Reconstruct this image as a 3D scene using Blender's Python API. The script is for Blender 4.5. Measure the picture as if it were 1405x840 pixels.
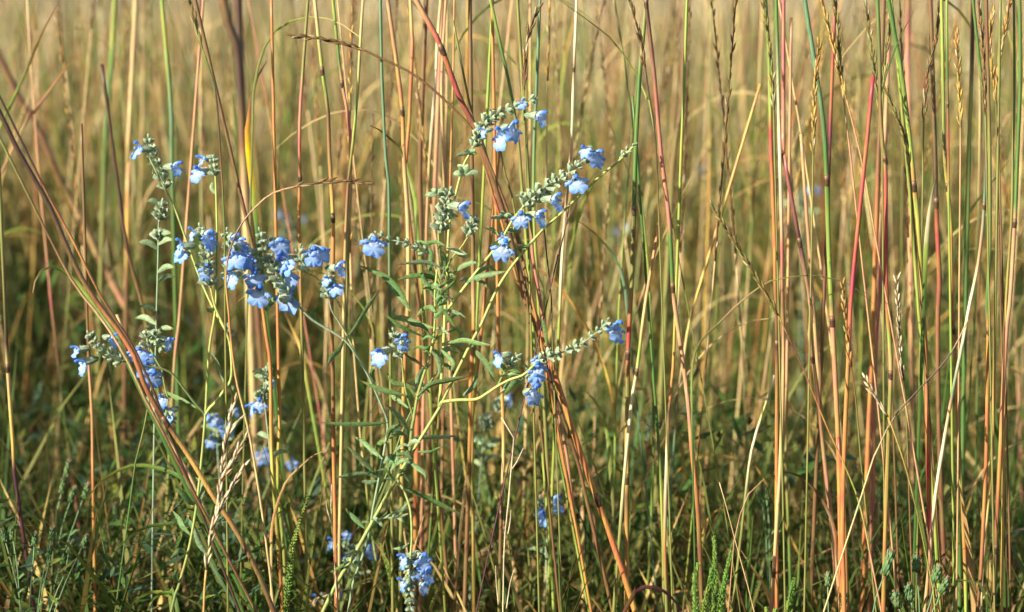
import bpy, math, random
import numpy as np
from mathutils import Vector, Matrix, Euler

random.seed(7); rng = np.random.default_rng(7)
for o in list(bpy.data.objects): bpy.data.objects.remove(o)
S = bpy.context.scene
COL = S.collection
R = math.radians

# ------------------------------------------------------------------ camera
D, H, PITCH, FOC = 1.9, 0.90, R(7.5), 80.0
cam_d = bpy.data.cameras.new("camera"); cam = bpy.data.objects.new("camera", cam_d); COL.objects.link(cam)
cam.location = (0, -D, H); cam.rotation_euler = (R(90) - PITCH, 0, 0)
cam_d.lens = FOC; cam_d.sensor_width = 36; cam_d.clip_start = 0.05; cam_d.clip_end = 500
cam_d.dof.use_dof = True; cam_d.dof.focus_distance = D / math.cos(PITCH) + 0.02; cam_d.dof.aperture_fstop = 4.6
cam_d.dof.aperture_blades = 0
S.camera = cam
# ------------------------------------------------------------------ sky and sun
SUN_EL, SUN_AZ = R(22), R(55)          # azimuth: degrees to the left of straight behind the camera
sun_vec = Vector((-math.sin(SUN_AZ) * math.cos(SUN_EL), -math.cos(SUN_AZ) * math.cos(SUN_EL), math.sin(SUN_EL)))
W = bpy.data.worlds.new("World"); S.world = W; W.use_nodes = True
nt = W.node_tree; nt.nodes.clear()
sky = nt.nodes.new("ShaderNodeTexSky"); sky.sky_type = 'NISHITA'; sky.sun_disc = False
sky.sun_elevation = SUN_EL; sky.sun_rotation = math.atan2(sun_vec.x, sun_vec.y)
sky.air_density = 1.0; sky.dust_density = 1.5
bg = nt.nodes.new("ShaderNodeBackground"); bg.inputs[1].default_value = 0.085
wo = nt.nodes.new("ShaderNodeOutputWorld")
nt.links.new(sky.outputs[0], bg.inputs[0]); nt.links.new(bg.outputs[0], wo.inputs[0])
sl = bpy.data.lights.new("sun", 'SUN'); sl.energy = 5.0; sl.angle = R(0.53); sl.color = (1.0, 0.93, 0.81)
so = bpy.data.objects.new("sun", sl); COL.objects.link(so)
so.rotation_euler = sun_vec.to_track_quat('Z', 'Y').to_euler(); so.location = (-3, -4, 4)
S.view_settings.view_transform = 'Standard'; S.view_settings.look = 'None'
S.view_settings.exposure = 1.0; S.view_settings.gamma = 1.0
S.cycles.max_bounces = 6; S.cycles.diffuse_bounces = 3; S.cycles.transmission_bounces = 3; S.cycles.glossy_bounces = 2
S.cycles.use_denoising = True

# ------------------------------------------------------------------ helpers
def lin(c):
    c = np.asarray(c, float) / 255.0
    return np.where(c <= 0.04045, c / 12.92, ((c + 0.055) / 1.055) ** 2.4)
MPX = D / math.cos(PITCH) * 36 / FOC / 1405           # metres per photo pixel at y = 0
_f = np.array([0, math.cos(PITCH), -math.sin(PITCH)]); _u = np.array([0, math.sin(PITCH), math.cos(PITCH)])
def at(px, py, y=0.0):                                # a photo pixel on the vertical plane at depth y
    d = _f + np.array([1.0, 0, 0]) * ((px - 702.5) / 1405 * 36 / FOC) - _u * ((py - 420) / 1405 * 36 / FOC)
    return np.array([0, -D, H]) + d * ((y + D) / d[1])
def sc(y): return MPX * (y + D) / D                   # metres per pixel at depth y

def spline(P, n):                                     # Catmull-Rom through P, n samples by arc length
    P = np.asarray(P, float)
    if len(P) == 2: t = np.linspace(0, 1, n)[:, None]; return P[0] * (1 - t) + P[1] * t
    Q = np.vstack([2 * P[0] - P[1], P, 2 * P[-1] - P[-2]])
    out = []
    for i in range(1, len(Q) - 2):
        t = np.linspace(0, 1, 9)[:-1][:, None]
        a, b, c, d = Q[i - 1], Q[i], Q[i + 1], Q[i + 2]
        out.append(0.5 * (2 * b + (c - a) * t + (2 * a - 5 * b + 4 * c - d) * t ** 2 + (3 * b - a - 3 * c + d) * t ** 3))
    out = np.vstack(out + [P[-1:]])
    s = np.r_[0, np.cumsum(np.linalg.norm(np.diff(out[:, :3], axis=0), axis=1))]
    q = np.linspace(0, s[-1], n)
    return np.stack([np.interp(q, s, out[:, k]) for k in range(out.shape[1])], 1)

class MB:                                             # collects geometry, builds ONE mesh object
    def __init__(s): s.v, s.f, s.c, s.n = [], [], [], 0
    def add(s, v, f, c):
        v = np.asarray(v, float); c = np.asarray(c, float)
        if c.ndim == 1: c = np.tile(c, (len(v), 1))
        s.v.append(v); s.c.append(c)
        for k in f: s.f.append(tuple(i + s.n for i in k))
        s.n += len(v)
    def mesh(s, name, mat, smooth=True):
        me = bpy.data.meshes.new(name)
        me.from_pydata(np.vstack(s.v).tolist(), [], s.f)
        a = me.color_attributes.new("Col", 'FLOAT_COLOR', 'POINT')
        c = np.clip(np.vstack(s.c), 0, 1); a.data.foreach_set("color", np.c_[c, np.ones(len(c))].astype(np.float32).ravel())
        if smooth: me.polygons.foreach_set("use_smooth", [True] * len(me.polygons))
        me.materials.append(mat); me.update(); return me
    def build(s, name, mat, parent=None, smooth=True):
        return link(name, s.mesh(name, mat, smooth), parent)
def link(name, me, parent=None):
    o = bpy.data.objects.new(name, me); COL.objects.link(o)
    if parent is not None:
        o.parent = parent; o.matrix_parent_inverse = parent.matrix_basis.inverted()
    return o
def tag(o, label, cat=None, group=None, kind=None):
    if label: o['label'] = label
    if cat: o['category'] = cat
    if group: o['group'] = group
    if kind: o['kind'] = kind
    return o
def empty(name, loc, label, cat, group=None):
    o = bpy.data.objects.new(name, None); COL.objects.link(o); o.location = Vector(loc)
    o.empty_display_size = 0.02
    return tag(o, label, cat, group, 'thing')

def frames(P):
    T = np.gradient(P, axis=0); T /= np.linalg.norm(T, axis=1)[:, None] + 1e-12
    ref = np.array([0, 1.0, 0]) if abs(T[0][1]) < 0.9 else np.array([1.0, 0, 0])
    N = np.zeros_like(P); n = np.cross(T[0], ref); n /= np.linalg.norm(n)
    for i in range(len(P)):
        n = n - T[i] * np.dot(n, T[i]); n /= np.linalg.norm(n) + 1e-12; N[i] = n
    return T, N, np.cross(T, N)
def tube(mb, P, rad, col, sides=6, cap=True):
    P = np.asarray(P, float); n = len(P); rad = np.broadcast_to(rad, (n,)); col = np.broadcast_to(col, (n, 3))
    T, N, B = frames(P); a = np.linspace(0, 2 * math.pi, sides, endpoint=False)
    V = P[:, None, :] + rad[:, None, None] * (np.cos(a)[None, :, None] * N[:, None, :] + np.sin(a)[None, :, None] * B[:, None, :])
    F = [(i * sides + j, i * sides + (j + 1) % sides, (i + 1) * sides + (j + 1) % sides, (i + 1) * sides + j) for i in range(n - 1) for j in range(sides)]
    if cap: F += [tuple(range(sides))[::-1], tuple((n - 1) * sides + j for j in range(sides))]
    mb.add(V.reshape(-1, 3), F, np.repeat(col, sides, 0))
def ribbon(mb, P, w, col, side, fold=0.25, wave=0.0):  # a blade with a keeled midrib
    P = np.asarray(P, float); n = len(P); w = np.broadcast_to(w, (n,)); col = np.broadcast_to(col, (n, 3))
    T = np.gradient(P, axis=0); T /= np.linalg.norm(T, axis=1)[:, None] + 1e-12
    Sd = np.broadcast_to(np.asarray(side, float), (n, 3)); Sd = Sd - T * np.sum(Sd * T, 1)[:, None]
    Sd = Sd / (np.linalg.norm(Sd, axis=1)[:, None] + 1e-9); Nn = np.cross(Sd, T)
    wv = wave * np.sin(np.linspace(0, 9, n))[:, None] * w[:, None] * Nn
    L = P + Sd * w[:, None] / 2 + wv; Rr = P - Sd * w[:, None] / 2 - wv; Mid = P - Nn * (fold * w)[:, None]
    V = np.stack([L, Mid, Rr], 1).reshape(-1, 3)
    F = []
    for i in range(n - 1):
        k = 3 * i; F += [(k, k + 1, k + 4, k + 3), (k + 1, k + 2, k + 5, k + 4)]
    mb.add(V, F, np.repeat(col, 3, 0) * np.tile([[1.0], [1.12], [0.95]], (n, 1)))
def spindle(mb, a, b, r, col, sides=4, belly=0.4):     # a pointed husk from a to b
    a, b = np.asarray(a, float), np.asarray(b, float)
    P = np.array([a, a + (b - a) * belly, a + (b - a) * 0.75, b])
    tube(mb, P, np.array([0.35, 1, 0.75, 0.08]) * r, col, sides, True)

# ------------------------------------------------------------------ materials
def plant_mat(name, rough=0.55, trans=0.25, streak=0.35, scale=(700, 700, 25), spec=0.3, sheen=0.0, dots=0.0, fine=0.0, warm=(1, 1, 1)):
    m = bpy.data.materials.new(name); m.use_nodes = True; t = m.node_tree; t.nodes.clear(); N = t.nodes.new; L = t.links.new
    at_ = N("ShaderNodeAttribute"); at_.attribute_name = "Col"
    tc = N("ShaderNodeTexCoord"); mp = N("ShaderNodeMapping"); mp.inputs['Scale'].default_value = scale; L(tc.outputs['Object'], mp.inputs[0])
    nz = N("ShaderNodeTexNoise"); nz.inputs['Scale'].default_value = 1.0; nz.inputs['Detail'].default_value = 3; L(mp.outputs[0], nz.inputs[0])
    rp = N("ShaderNodeMapRange"); rp.inputs['From Min'].default_value = 0.25; rp.inputs['From Max'].default_value = 0.75
    rp.inputs['To Min'].default_value = 1 - streak; rp.inputs['To Max'].default_value = 1 + streak * 0.6; L(nz.outputs[0], rp.inputs[0])
    mx = N("ShaderNodeVectorMath"); mx.operation = 'SCALE'; L(at_.outputs['Color'], mx.inputs[0]); L(rp.outputs[0], mx.inputs['Scale'])
    colout = mx.outputs[0]
    n2 = N("ShaderNodeTexNoise"); n2.inputs['Scale'].default_value = 38; n2.inputs['Detail'].default_value = 4; L(tc.outputs['Object'], n2.inputs[0])
    hs = N("ShaderNodeHueSaturation"); r2 = N("ShaderNodeMapRange"); r2.inputs['To Min'].default_value = 0.47; r2.inputs['To Max'].default_value = 0.53
    r2.inputs['From Min'].default_value = 0.3; r2.inputs['From Max'].default_value = 0.7
    L(n2.outputs[0], r2.inputs[0]); L(r2.outputs[0], hs.inputs['Hue']); L(colout, hs.inputs['Color']); colout = hs.outputs[0]
    bumpsrc = nz.outputs[0]
    if dots:
        vo = N("ShaderNodeTexVoronoi"); vo.inputs['Scale'].default_value = 520; L(tc.outputs['Object'], vo.inputs[0])
        r3 = N("ShaderNodeMapRange"); r3.inputs['From Min'].default_value = 0.12; r3.inputs['From Max'].default_value = 0.5
        r3.inputs['To Min'].default_value = 1 - dots; r3.inputs['To Max'].default_value = 1.12; L(vo.outputs['Distance'], r3.inputs[0])
        m3 = N("ShaderNodeVectorMath"); m3.operation = 'SCALE'; L(colout, m3.inputs[0]); L(r3.outputs[0], m3.inputs['Scale']); colout = m3.outputs[0]
        bumpsrc = vo.outputs['Distance']
    bp = N("ShaderNodeBump"); bp.inputs['Strength'].default_value = 0.35; bp.inputs['Distance'].default_value = 0.0006; L(bumpsrc, bp.inputs['Height'])
    pr = N("ShaderNodeBsdfPrincipled"); pr.inputs['Roughness'].default_value = rough; pr.inputs['Specular IOR Level'].default_value = spec
    pr.inputs['Sheen Weight'].default_value = sheen; pr.inputs['Sheen Roughness'].default_value = 0.4
    L(colout, pr.inputs['Base Color']); L(bp.outputs[0], pr.inputs['Normal'])
    out = N("ShaderNodeOutputMaterial")
    if trans:
        tr = N("ShaderNodeBsdfTranslucent"); L(colout, tr.inputs[0]); ms = N("ShaderNodeMixShader"); ms.inputs[0].default_value = trans
        L(pr.outputs[0], ms.inputs[1]); L(tr.outputs[0], ms.inputs[2]); L(ms.outputs[0], out.inputs[0])
    else: L(pr.outputs[0], out.inputs[0])
    return m
M_STALK = plant_mat("grass_culm", rough=0.42, trans=0.0, streak=0.45, scale=(900, 900, 22), spec=0.45)
M_BLADE = plant_mat("grass_blade", rough=0.5, trans=0.35, streak=0.3, scale=(900, 900, 30))
M_SEED = plant_mat("seed_husk", rough=0.5, trans=0.15, streak=0.5, scale=(500, 500, 300))
M_FIELD = plant_mat("field_grass", rough=0.6, trans=0.3, streak=0.25, scale=(120, 120, 8), spec=0.2)
M_STEM = plant_mat("sage_stem", rough=0.5, trans=0.0, streak=0.3, scale=(900, 900, 40), sheen=0.2)
M_LEAF = plant_mat("sage_leaf", rough=0.55, trans=0.25, streak=0.15, scale=(400, 400, 400), dots=0.45, sheen=0.15)
M_CALYX = plant_mat("sage_calyx", rough=0.7, trans=0.12, streak=0.4, scale=(1500, 1500, 500), sheen=0.6, spec=0.15)
M_PETAL = plant_mat("petal", rough=0.6, trans=0.35, streak=0.12, scale=(500, 500, 500), spec=0.15, sheen=0.15)
M_HERB = plant_mat("herb_leaf", rough=0.6, trans=0.3, streak=0.25, scale=(200, 200, 200), spec=0.2)

# ------------------------------------------------------------------ the setting: ground
def ground():
    n = 48; half = 60.0
    g = np.sign(np.linspace(-1, 1, n)) * np.abs(np.linspace(-1, 1, n)) ** 3 * half
    X, Y = np.meshgrid(g, g + 3); Z = -0.012 - 0.01 * np.sin(X * 2.1) * np.cos(Y * 1.7)
    mb = MB(); mb.add(np.stack([X, Y, Z], -1).reshape(-1, 3), [(i * n + j, i * n + j + 1, (i + 1) * n + j + 1, (i + 1) * n + j) for i in range(n - 1) for j in range(n - 1)], lin((120, 96, 62)))
    m = bpy.data.materials.new("soil_and_thatch"); m.use_nodes = True; t = m.node_tree; b = t.nodes["Principled BSDF"]
    tc = t.nodes.new("ShaderNodeTexCoord"); nz = t.nodes.new("ShaderNodeTexNoise"); nz.inputs['Scale'].default_value = 22; nz.inputs['Detail'].default_value = 8
    cr = t.nodes.new("ShaderNodeValToRGB"); e = cr.color_ramp.elements
    e[0].position, e[0].color = 0.35, (*lin((58, 46, 32)), 1); e[1].position, e[1].color = 0.7, (*lin((150, 122, 78)), 1)
    k = e.new(0.52); k.color = (*lin((86, 84, 46)), 1)
    t.links.new(tc.outputs['Object'], nz.inputs[0]); t.links.new(nz.outputs[0], cr.inputs[0]); t.links.new(cr.outputs[0], b.inputs['Base Color'])
    b.inputs['Roughness'].default_value = 0.95
    bp = t.nodes.new("ShaderNodeBump"); bp.inputs['Strength'].default_value = 0.8; bp.inputs['Distance'].default_value = 0.02
    t.links.new(nz.outputs[0], bp.inputs['Height']); t.links.new(bp.outputs[0], b.inputs['Normal'])
    tag(mb.build("ground", m), None, None, None, 'structure')
ground()

# ------------------------------------------------------------------ the field behind: vast, uncountable grass
PAL = {'straw': (206, 178, 122), 'gold': (204, 162, 84), 'cream': (232, 216, 174), 'pink': (190, 146, 104), 'brown': (120, 90, 56), 'olive': (130, 130, 66),
       'green': (84, 116, 52), 'bluegreen': (100, 130, 94), 'orange': (186, 126, 70), 'red': (172, 84, 66), 'lime': (146, 162, 70), 'dark': (80, 58, 42), 'purple': (92, 52, 60), 'rose': (188, 118, 98)}
PL = {k: lin(v) for k, v in PAL.items()}
def field_mesh(bases, hgt, lean, rad, cb, ct, leaves, reach=1.0):
    n = len(bases); K, SD = 6, 3
    t = np.linspace(0, 1, K)
    P = np.zeros((n, K, 3)); P[:, :, 0] = bases[:, None, 0] + lean[:, None, 0] * t ** 1.8; P[:, :, 1] = bases[:, None, 1] + lean[:, None, 1] * t ** 1.8
    P[:, :, 2] = -0.02 + hgt[:, None] * t
    prof = np.array([1.0, 1.0, 0.9, 0.75, 0.9, 0.15])
    a = rng.uniform(0, 6.28, n)[:, None] + np.arange(SD) * 2 * math.pi / SD
    off = np.stack([np.cos(a), np.sin(a), np.zeros_like(a)], -1)
    V = P[:, :, None, :] + rad[:, None, None, None] * prof[None, :, None, None] * off[:, None, :, :]
    i, k, j = np.meshgrid(np.arange(n), np.arange(K - 1), np.arange(SD), indexing='ij')
    b = i * K * SD; F = np.stack([b + k * SD + j, b + k * SD + (j + 1) % SD, b + (k + 1) * SD + (j + 1) % SD, b + (k + 1) * SD + j], -1).reshape(-1, 4)
    tt = np.clip((t * hgt[:, None] - 0.36) / 0.45, 0, 1)[:, :, None]
    C = cb[:, None, :] * (1 - tt) + ct[:, None, :] * tt
    C = np.repeat(C[:, :, None, :], SD, 2)
    Vs, Fs, Cs = [V.reshape(-1, 3)], [F], [C.reshape(-1, 3)]; base = n * K * SD
    if leaves:                                         # blades springing from the stalks and arching over
        m = n * leaves; idx = np.repeat(np.arange(n), leaves); KL = 5; s = np.linspace(0, 1, KL)
        h0 = hgt[idx] * rng.uniform(0.05, 0.6, m); ln = rng.uniform(0.18, 0.5, m) * reach; az = rng.uniform(0, 6.28, m); droop = rng.uniform(0.05, 0.9, m) ** 1.5
        fr = h0 / hgt[idx]
        B0 = np.stack([bases[idx, 0] + lean[idx, 0] * fr ** 1.8, bases[idx, 1] + lean[idx, 1] * fr ** 1.8, h0], -1)
        hz = (0.25 + 0.6 * droop)[:, None] * s ** 1.3 * ln[:, None]; vz = ln[:, None] * (s * 0.95 - droop[:, None] * 1.1 * s ** 2.2)
        Q = np.stack([B0[:, None, 0] + np.cos(az)[:, None] * hz, B0[:, None, 1] + np.sin(az)[:, None] * hz, np.maximum(B0[:, None, 2] + vz, 0.01)], -1)
        w = rng.uniform(0.0025, 0.0055, m)[:, None] * np.array([0.9, 1.0, 0.85, 0.55, 0.06]) * (rad[idx] / 0.0024)[:, None]
        ang = az + rng.uniform(-1.2, 1.2, m) + 1.57; sd = np.stack([np.cos(ang), np.sin(ang), np.zeros(m)], -1)
        VL = np.stack([Q + sd[:, None, :] * w[:, :, None], Q - sd[:, None, :] * w[:, :, None]], 2)
        i, k = np.meshgrid(np.arange(m), np.arange(KL - 1), indexing='ij'); b = base + i * KL * 2 + k * 2
        FL = np.stack([b, b + 1, b + 3, b + 2], -1).reshape(-1, 4)
        mixw = rng.uniform(0, 1, m)[:, None]; lc = PL['green'] * mixw * 0.9 + PL['olive'] * (1 - mixw) * 0.9
        dry = rng.uniform(0, 1, m) < (0.12 + 0.8 * h0); lc[dry] = (PL['straw'] * mixw + PL['gold'] * (1 - mixw))[dry]
        CL = np.repeat(np.repeat(lc[:, None, :], KL, 1)[:, :, None, :], 2, 2)
        Vs.append(VL.reshape(-1, 3)); Fs.append(FL); Cs.append(CL.reshape(-1, 3))
    return np.vstack(Vs), np.vstack(Fs), np.vstack(Cs)
def np_object(name, parts, mat):
    off = 0; Vs, Fs, Cs = [], [], []
    for v, f, c in parts: Vs.append(v); Fs.append(f + off); Cs.append(c); off += len(v)
    V, F, C = np.vstack(Vs), np.vstack(Fs), np.clip(np.vstack(Cs), 0, 1)
    me = bpy.data.meshes.new(name); me.vertices.add(len(V)); me.vertices.foreach_set("co", V.astype(np.float32).ravel())
    me.loops.add(F.size); me.loops.foreach_set("vertex_index", F.astype(np.int32).ravel())
    me.polygons.add(len(F)); me.polygons.foreach_set("loop_start", np.arange(0, F.size, 4, dtype=np.int32)); me.polygons.foreach_set("loop_total", np.full(len(F), 4, np.int32))
    me.polygons.foreach_set("use_smooth", np.ones(len(F), bool)); me.update(calc_edges=True)
    a = me.color_attributes.new("Col", 'FLOAT_COLOR', 'POINT'); a.data.foreach_set("color", np.c_[C, np.ones(len(C))].astype(np.float32).ravel())
    me.materials.append(mat); return link(name, me)
def pick(names, probs, n):
    arr = np.array([PL[k] for k in names]); i = rng.choice(len(names), n, p=np.array(probs) / sum(probs))
    return arr[i] * rng.uniform(0.6, 1.2, n)[:, None]
def scatter(n, y0, y1, margin, power=1.0):
    y = y0 + (y1 - y0) * rng.uniform(0, 1, n) ** power; hw = (y + D) * 0.235 + margin
    x = rng.uniform(-1, 1, n) * hw
    return np.stack([x, y], -1)
def clumped(p, k, s):
    c = p[rng.integers(0, max(1, len(p) // k), len(p))]; return np.where(rng.uniform(0, 1, (len(p), 1)) < 0.7, c + rng.normal(0, s, p.shape), p)
parts = []
def field(n, y0, y1, margin, hmin, hmax, r, power=1.0, leaves=2, bot=None, top=None):
    b = clumped(scatter(n, y0, y1, margin, power), 7, 0.05); b[:, 1] = np.maximum(b[:, 1], y0)
    h = rng.uniform(hmin, hmax, n); ln = rng.normal(0, 0.09, (n, 2)) * h[:, None]
    rr = rng.uniform(0.65, 1.25, n) * r
    cb = pick(*(bot or (['olive', 'green', 'gold', 'brown', 'lime'], [3, 3, 2, 2, 1])), n); ct = pick(*(top or (['straw', 'gold', 'cream', 'pink', 'olive', 'green', 'brown', 'orange'], [5, 4, 2.5, 2, 1.2, 0.9, 0.9, 0.8])), n)
    parts.append(field_mesh(b, h, ln, rr, cb, ct, leaves))
GREENISH = (['olive', 'green', 'lime', 'gold', 'brown', 'bluegreen'], [3, 4.5, 3, 0.8, 0.8, 1.5])
PALE = (['straw', 'cream', 'gold', 'pink', 'olive', 'lime', 'brown', 'green', 'dark', 'bluegreen'], [4.5, 8, 1, 2, 1.2, 1.2, 0.8, 1.4, 0.4, 0.8])
field(1900, 1.35, 2.8, 0.7, 0.5, 1.1, 0.0019, leaves=3, bot=GREENISH, top=(['straw', 'cream', 'pink', 'olive', 'lime', 'green', 'brown', 'dark', 'orange'], [4, 2, 2, 2, 2, 3, 2, 1, 1.5]))
field(2600, 2.4, 5.5, 0.9, 0.5, 0.98, 0.0028, bot=GREENISH, top=PALE)
field(3000, 5.0, 11.0, 1.0, 0.6, 1.02, 0.0045, bot=GREENISH, top=PALE)
field(2600, 10.0, 22.0, 1.0, 0.75, 1.2, 0.010, leaves=2, top=(['cream', 'straw', 'pink', 'olive', 'brown'], [9, 3, 2, 0.6, 0.3]))
# unseen prairie grass behind the camera and sunward, added to shade the lower stand
def shade_block(n, x0, x1, y0, y1, hmin, hmax, r=0.003, reach=1.0):
    b = np.stack([rng.uniform(x0, x1, n), rng.uniform(y0, y1, n)], -1); h = rng.uniform(hmin, hmax, n)
    parts.append(field_mesh(b, h, rng.normal(0, 0.08, (n, 2)), np.full(n, r), pick(['olive', 'green', 'gold'], [1, 1, 1], n), pick(['straw', 'gold', 'brown'], [1, 1, 1], n), 2, reach))
shade_block(5200, -6.0, -0.2, -4.2, -2.45, 1.35, 1.95)
shade_block(2600, -2.8, -1.1, -1.6, 2.2, 0.75, 1.05, 0.0035, reach=0.5)
for q in range(6): shade_block(520, -1.6, 1.3, -1.3 + q * 0.18, -1.12 + q * 0.18, 0.22, 0.46 - 0.02 * q, reach=0.35)  # low grass below the view line, unseen, added to shade the stalk feet
# lush short green blades filling the foot of the stand
lb = scatter(5600, 0.12, 3.6, 0.5, 1.4); hh = rng.uniform(0.16, 0.5, len(lb))
parts.append(field_mesh(lb, hh, rng.normal(0, 0.13, (len(lb), 2)), np.full(len(lb), 0.0018), pick(['olive', 'green', 'brown'], [2, 3, 1], len(lb)), pick(['green', 'lime', 'olive', 'gold'], [4, 3, 2, 0.4], len(lb)), 4, 0.8))
tag(np_object("grass", parts, M_FIELD), "dense field of dry golden and green prairie grass behind the flowers", "grass", None, 'stuff')  # same mesh also carries the unseen grass added for shade

# low leafy undergrowth between the stalks: small leaflets on short stems, uncountable
def undergrowth():
    n = 42000; y = 0.25 + 4.2 * rng.uniform(0, 1, n) ** 1.3; hw = (y + D) * 0.235 + 0.6; x = rng.uniform(-1, 1, n) * hw
    cx = np.sin(x * 5.1 + y * 2.3) * np.sin(y * 4.7 - x * 1.9)
    z = rng.uniform(0.0, 1, n) ** 0.9 * (0.40 + 0.12 * cx) + 0.01
    z = np.where(x < -0.1, z * 1.15, z)
    L = rng.uniform(0.012, 0.04, n); az = rng.uniform(0, 6.28, n); el = rng.uniform(-0.3, 1.2, n)
    d = np.stack([np.cos(az) * np.cos(el), np.sin(az) * np.cos(el), np.sin(el)], -1); s = np.stack([-np.sin(az), np.cos(az), rng.normal(0, 0.3, n)], -1)
    P = np.stack([x, y, z], -1); w = L * rng.uniform(0.08, 0.2, n)
    V = np.stack([P, P + d * (L * 0.45)[:, None] + s * w[:, None], P + d * L[:, None], P + d * (L * 0.45)[:, None] - s * w[:, None]], 1)
    F = np.arange(n * 4).reshape(n, 4)
    c = pick(['green', 'bluegreen', 'olive', 'lime', 'brown'], [6, 2, 3, 1, 1.2], n) * 0.75
    # a leafier drift towards the left
    n2 = 16000; y2 = rng.uniform(0.03, 1.2, n2); x2 = -0.12 - rng.uniform(0, 1, n2) ** 0.8 * (0.35 + y2 * 0.3); hump = 0.46 + 0.05 * np.sin(x2 * 23 + y2 * 9) - 0.10 * y2 - 0.22 * np.clip((x2 + 0.28) / 0.16, 0, 1); z2 = hump * rng.uniform(0.0, 1, n2) ** 0.7
    L2 = rng.uniform(0.010, 0.03, n2); az2 = rng.uniform(0, 6.28, n2); el2 = rng.uniform(-0.2, 1.1, n2); d2 = np.stack([np.cos(az2) * np.cos(el2), np.sin(az2) * np.cos(el2), np.sin(el2)], -1); s2 = np.stack([-np.sin(az2), np.cos(az2), rng.normal(0, 0.4, n2)], -1)
    P2 = np.stack([x2, y2, np.maximum(z2, 0.005)], -1); w2 = L2 * rng.uniform(0.06, 0.15, n2)
    V2 = np.stack([P2, P2 + d2 * (L2 * 0.45)[:, None] + s2 * w2[:, None], P2 + d2 * L2[:, None], P2 + d2 * (L2 * 0.45)[:, None] - s2 * w2[:, None]], 1)
    c2 = pick(['green', 'bluegreen', 'olive', 'lime'], [6, 3, 1.5, 0.7], n2) * 0.85
    # fine stems rising through the leaflets
    m = 2500; ys = 0.25 + 4 * rng.uniform(0, 1, m) ** 1.3; b = np.stack([rng.uniform(-1, 1, m) * ((ys + D) * 0.235 + 0.5), ys], -1)
    st = field_mesh(b, rng.uniform(0.15, 0.5, m), rng.normal(0, 0.1, (m, 2)), np.full(m, 0.0011), pick(['olive', 'brown', 'green'], [1, 1, 1], m), pick(['green', 'olive', 'bluegreen'], [1, 1, 1], m), 3)
    tag(np_object("undergrowth", [(V.reshape(-1, 3), F, np.repeat(c, 4, 0)), (V2.reshape(-1, 3), np.arange(n2 * 4).reshape(n2, 4), np.repeat(c2, 4, 0)), st], M_HERB), "tangle of small green leaves and thin stems low between the grass stalks", "undergrowth", None, 'stuff')
undergrowth()

exec_order = []
# ------------------------------------------------------------------ grass stalks (big bluestem), one thing each
def raceme(mb, P, r, tint='gold', step=0.0055):
    P = np.asarray(P); Ls = np.r_[0, np.cumsum(np.linalg.norm(np.diff(P, axis=0), axis=1))]
    n = max(5, int(Ls[-1] / step)); T, N, B = frames(P)
    tube(mb, P, np.linspace(0.0009, 0.0005, len(P)), PL['brown'], 4)
    for i in range(n):
        q = Ls[-1] * (i + 0.3) / n; p = np.array([np.interp(q, Ls, P[:, k]) for k in range(3)]); k = min(int(np.searchsorted(Ls, q)), len(P) - 1)
        a = i * 2.6 + random.uniform(-0.5, 0.5); o = N[k] * math.cos(a) + B[k] * math.sin(a)
        ln = random.uniform(0.009, 0.013) * (0.7 + 0.3 * (1 - i / n)); e = p + T[k] * ln + o * r * random.uniform(0.5, 1.35)
        c = lerp(PL[tint], PL[random.choice(['brown', 'gold', 'cream', 'olive', tint])], random.uniform(0, 0.55)) * random.uniform(0.8, 1.15)
        spindle(mb, p + o * r * 0.15, e, r * 0.42, c, 4)
        if random.random() < 0.45:
            aw = e + T[k] * random.uniform(0.003, 0.008) + o * random.uniform(0, 0.004); tube(mb, np.array([e, aw]), np.array([0.00022, 0.0001]), PL['brown'], 3, False)

def cstops(P, stops):                                  # colours along a path: list of (t, name or rgb)
    t = np.linspace(0, 1, len(P)); ts = [s[0] for s in stops]; cs = np.array([PL[s[1]] if isinstance(s[1], str) else lin(s[1]) for s in stops])
    return np.stack([np.interp(t, ts, cs[:, k]) for k in range(3)], 1)

def blade(root, p0, direction, length, width, droop, stops, name='leaf', rise=0.9):
    d = np.array([direction[0], direction[1], 0.0]); d /= np.linalg.norm(d) + 1e-9; s = np.linspace(0, 1, 12)
    P = p0 + d[None] * (length * (0.22 + 0.6 * droop) * s ** 1.4)[:, None] + np.array([0, 0, 1.0])[None] * (length * (rise * s - droop * 1.15 * s ** 2.3))[:, None]
    P[:, 2] = np.maximum(P[:, 2], 0.01)
    w = width * np.interp(s, [0, 0.15, 0.5, 0.85, 1], [0.7, 1, 0.9, 0.45, 0.05]); mb = MB()
    ang = random.uniform(-0.9, 0.9); side = np.array([-d[1] * math.cos(ang), d[0] * math.cos(ang), math.sin(ang)])
    if abs(side[0]) + abs(side[2]) < 0.3: side[0] += 0.6
    ribbon(mb, P, w, cstops(P, stops), side, 0.3, 0.04); return mb.build(name, M_BLADE, root)

def culm(root, P, r0, r1, stops, node_t=(), sides=7):  # P runs from the ground up
    mb = MB(); n = len(P); rad = np.linspace(r0, r1, n)
    tube(mb, P, rad, cstops(P, stops), sides); mb.build('stem', M_STALK, root)
    for t in node_t:
        i = t * (n - 1); k = min(int(i), n - 2); f = i - k; p = P[k] * (1 - f) + P[k + 1] * f; T = P[k + 1] - P[k]; T /= np.linalg.norm(T)
        r = rad[k]; q = np.array([p + T * r * u for u in (-2.4, -1.1, 0, 1.1, 2.4)]); mb = MB()
        tube(mb, q, np.array([1.02, 1.1, 1.16, 1.12, 1.03]) * r, np.array([PL['brown'], PL['dark'], PL['dark'] * 0.7, PL['brown'], PL['brown']]), sides); mb.build('node', M_STALK, root)

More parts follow.
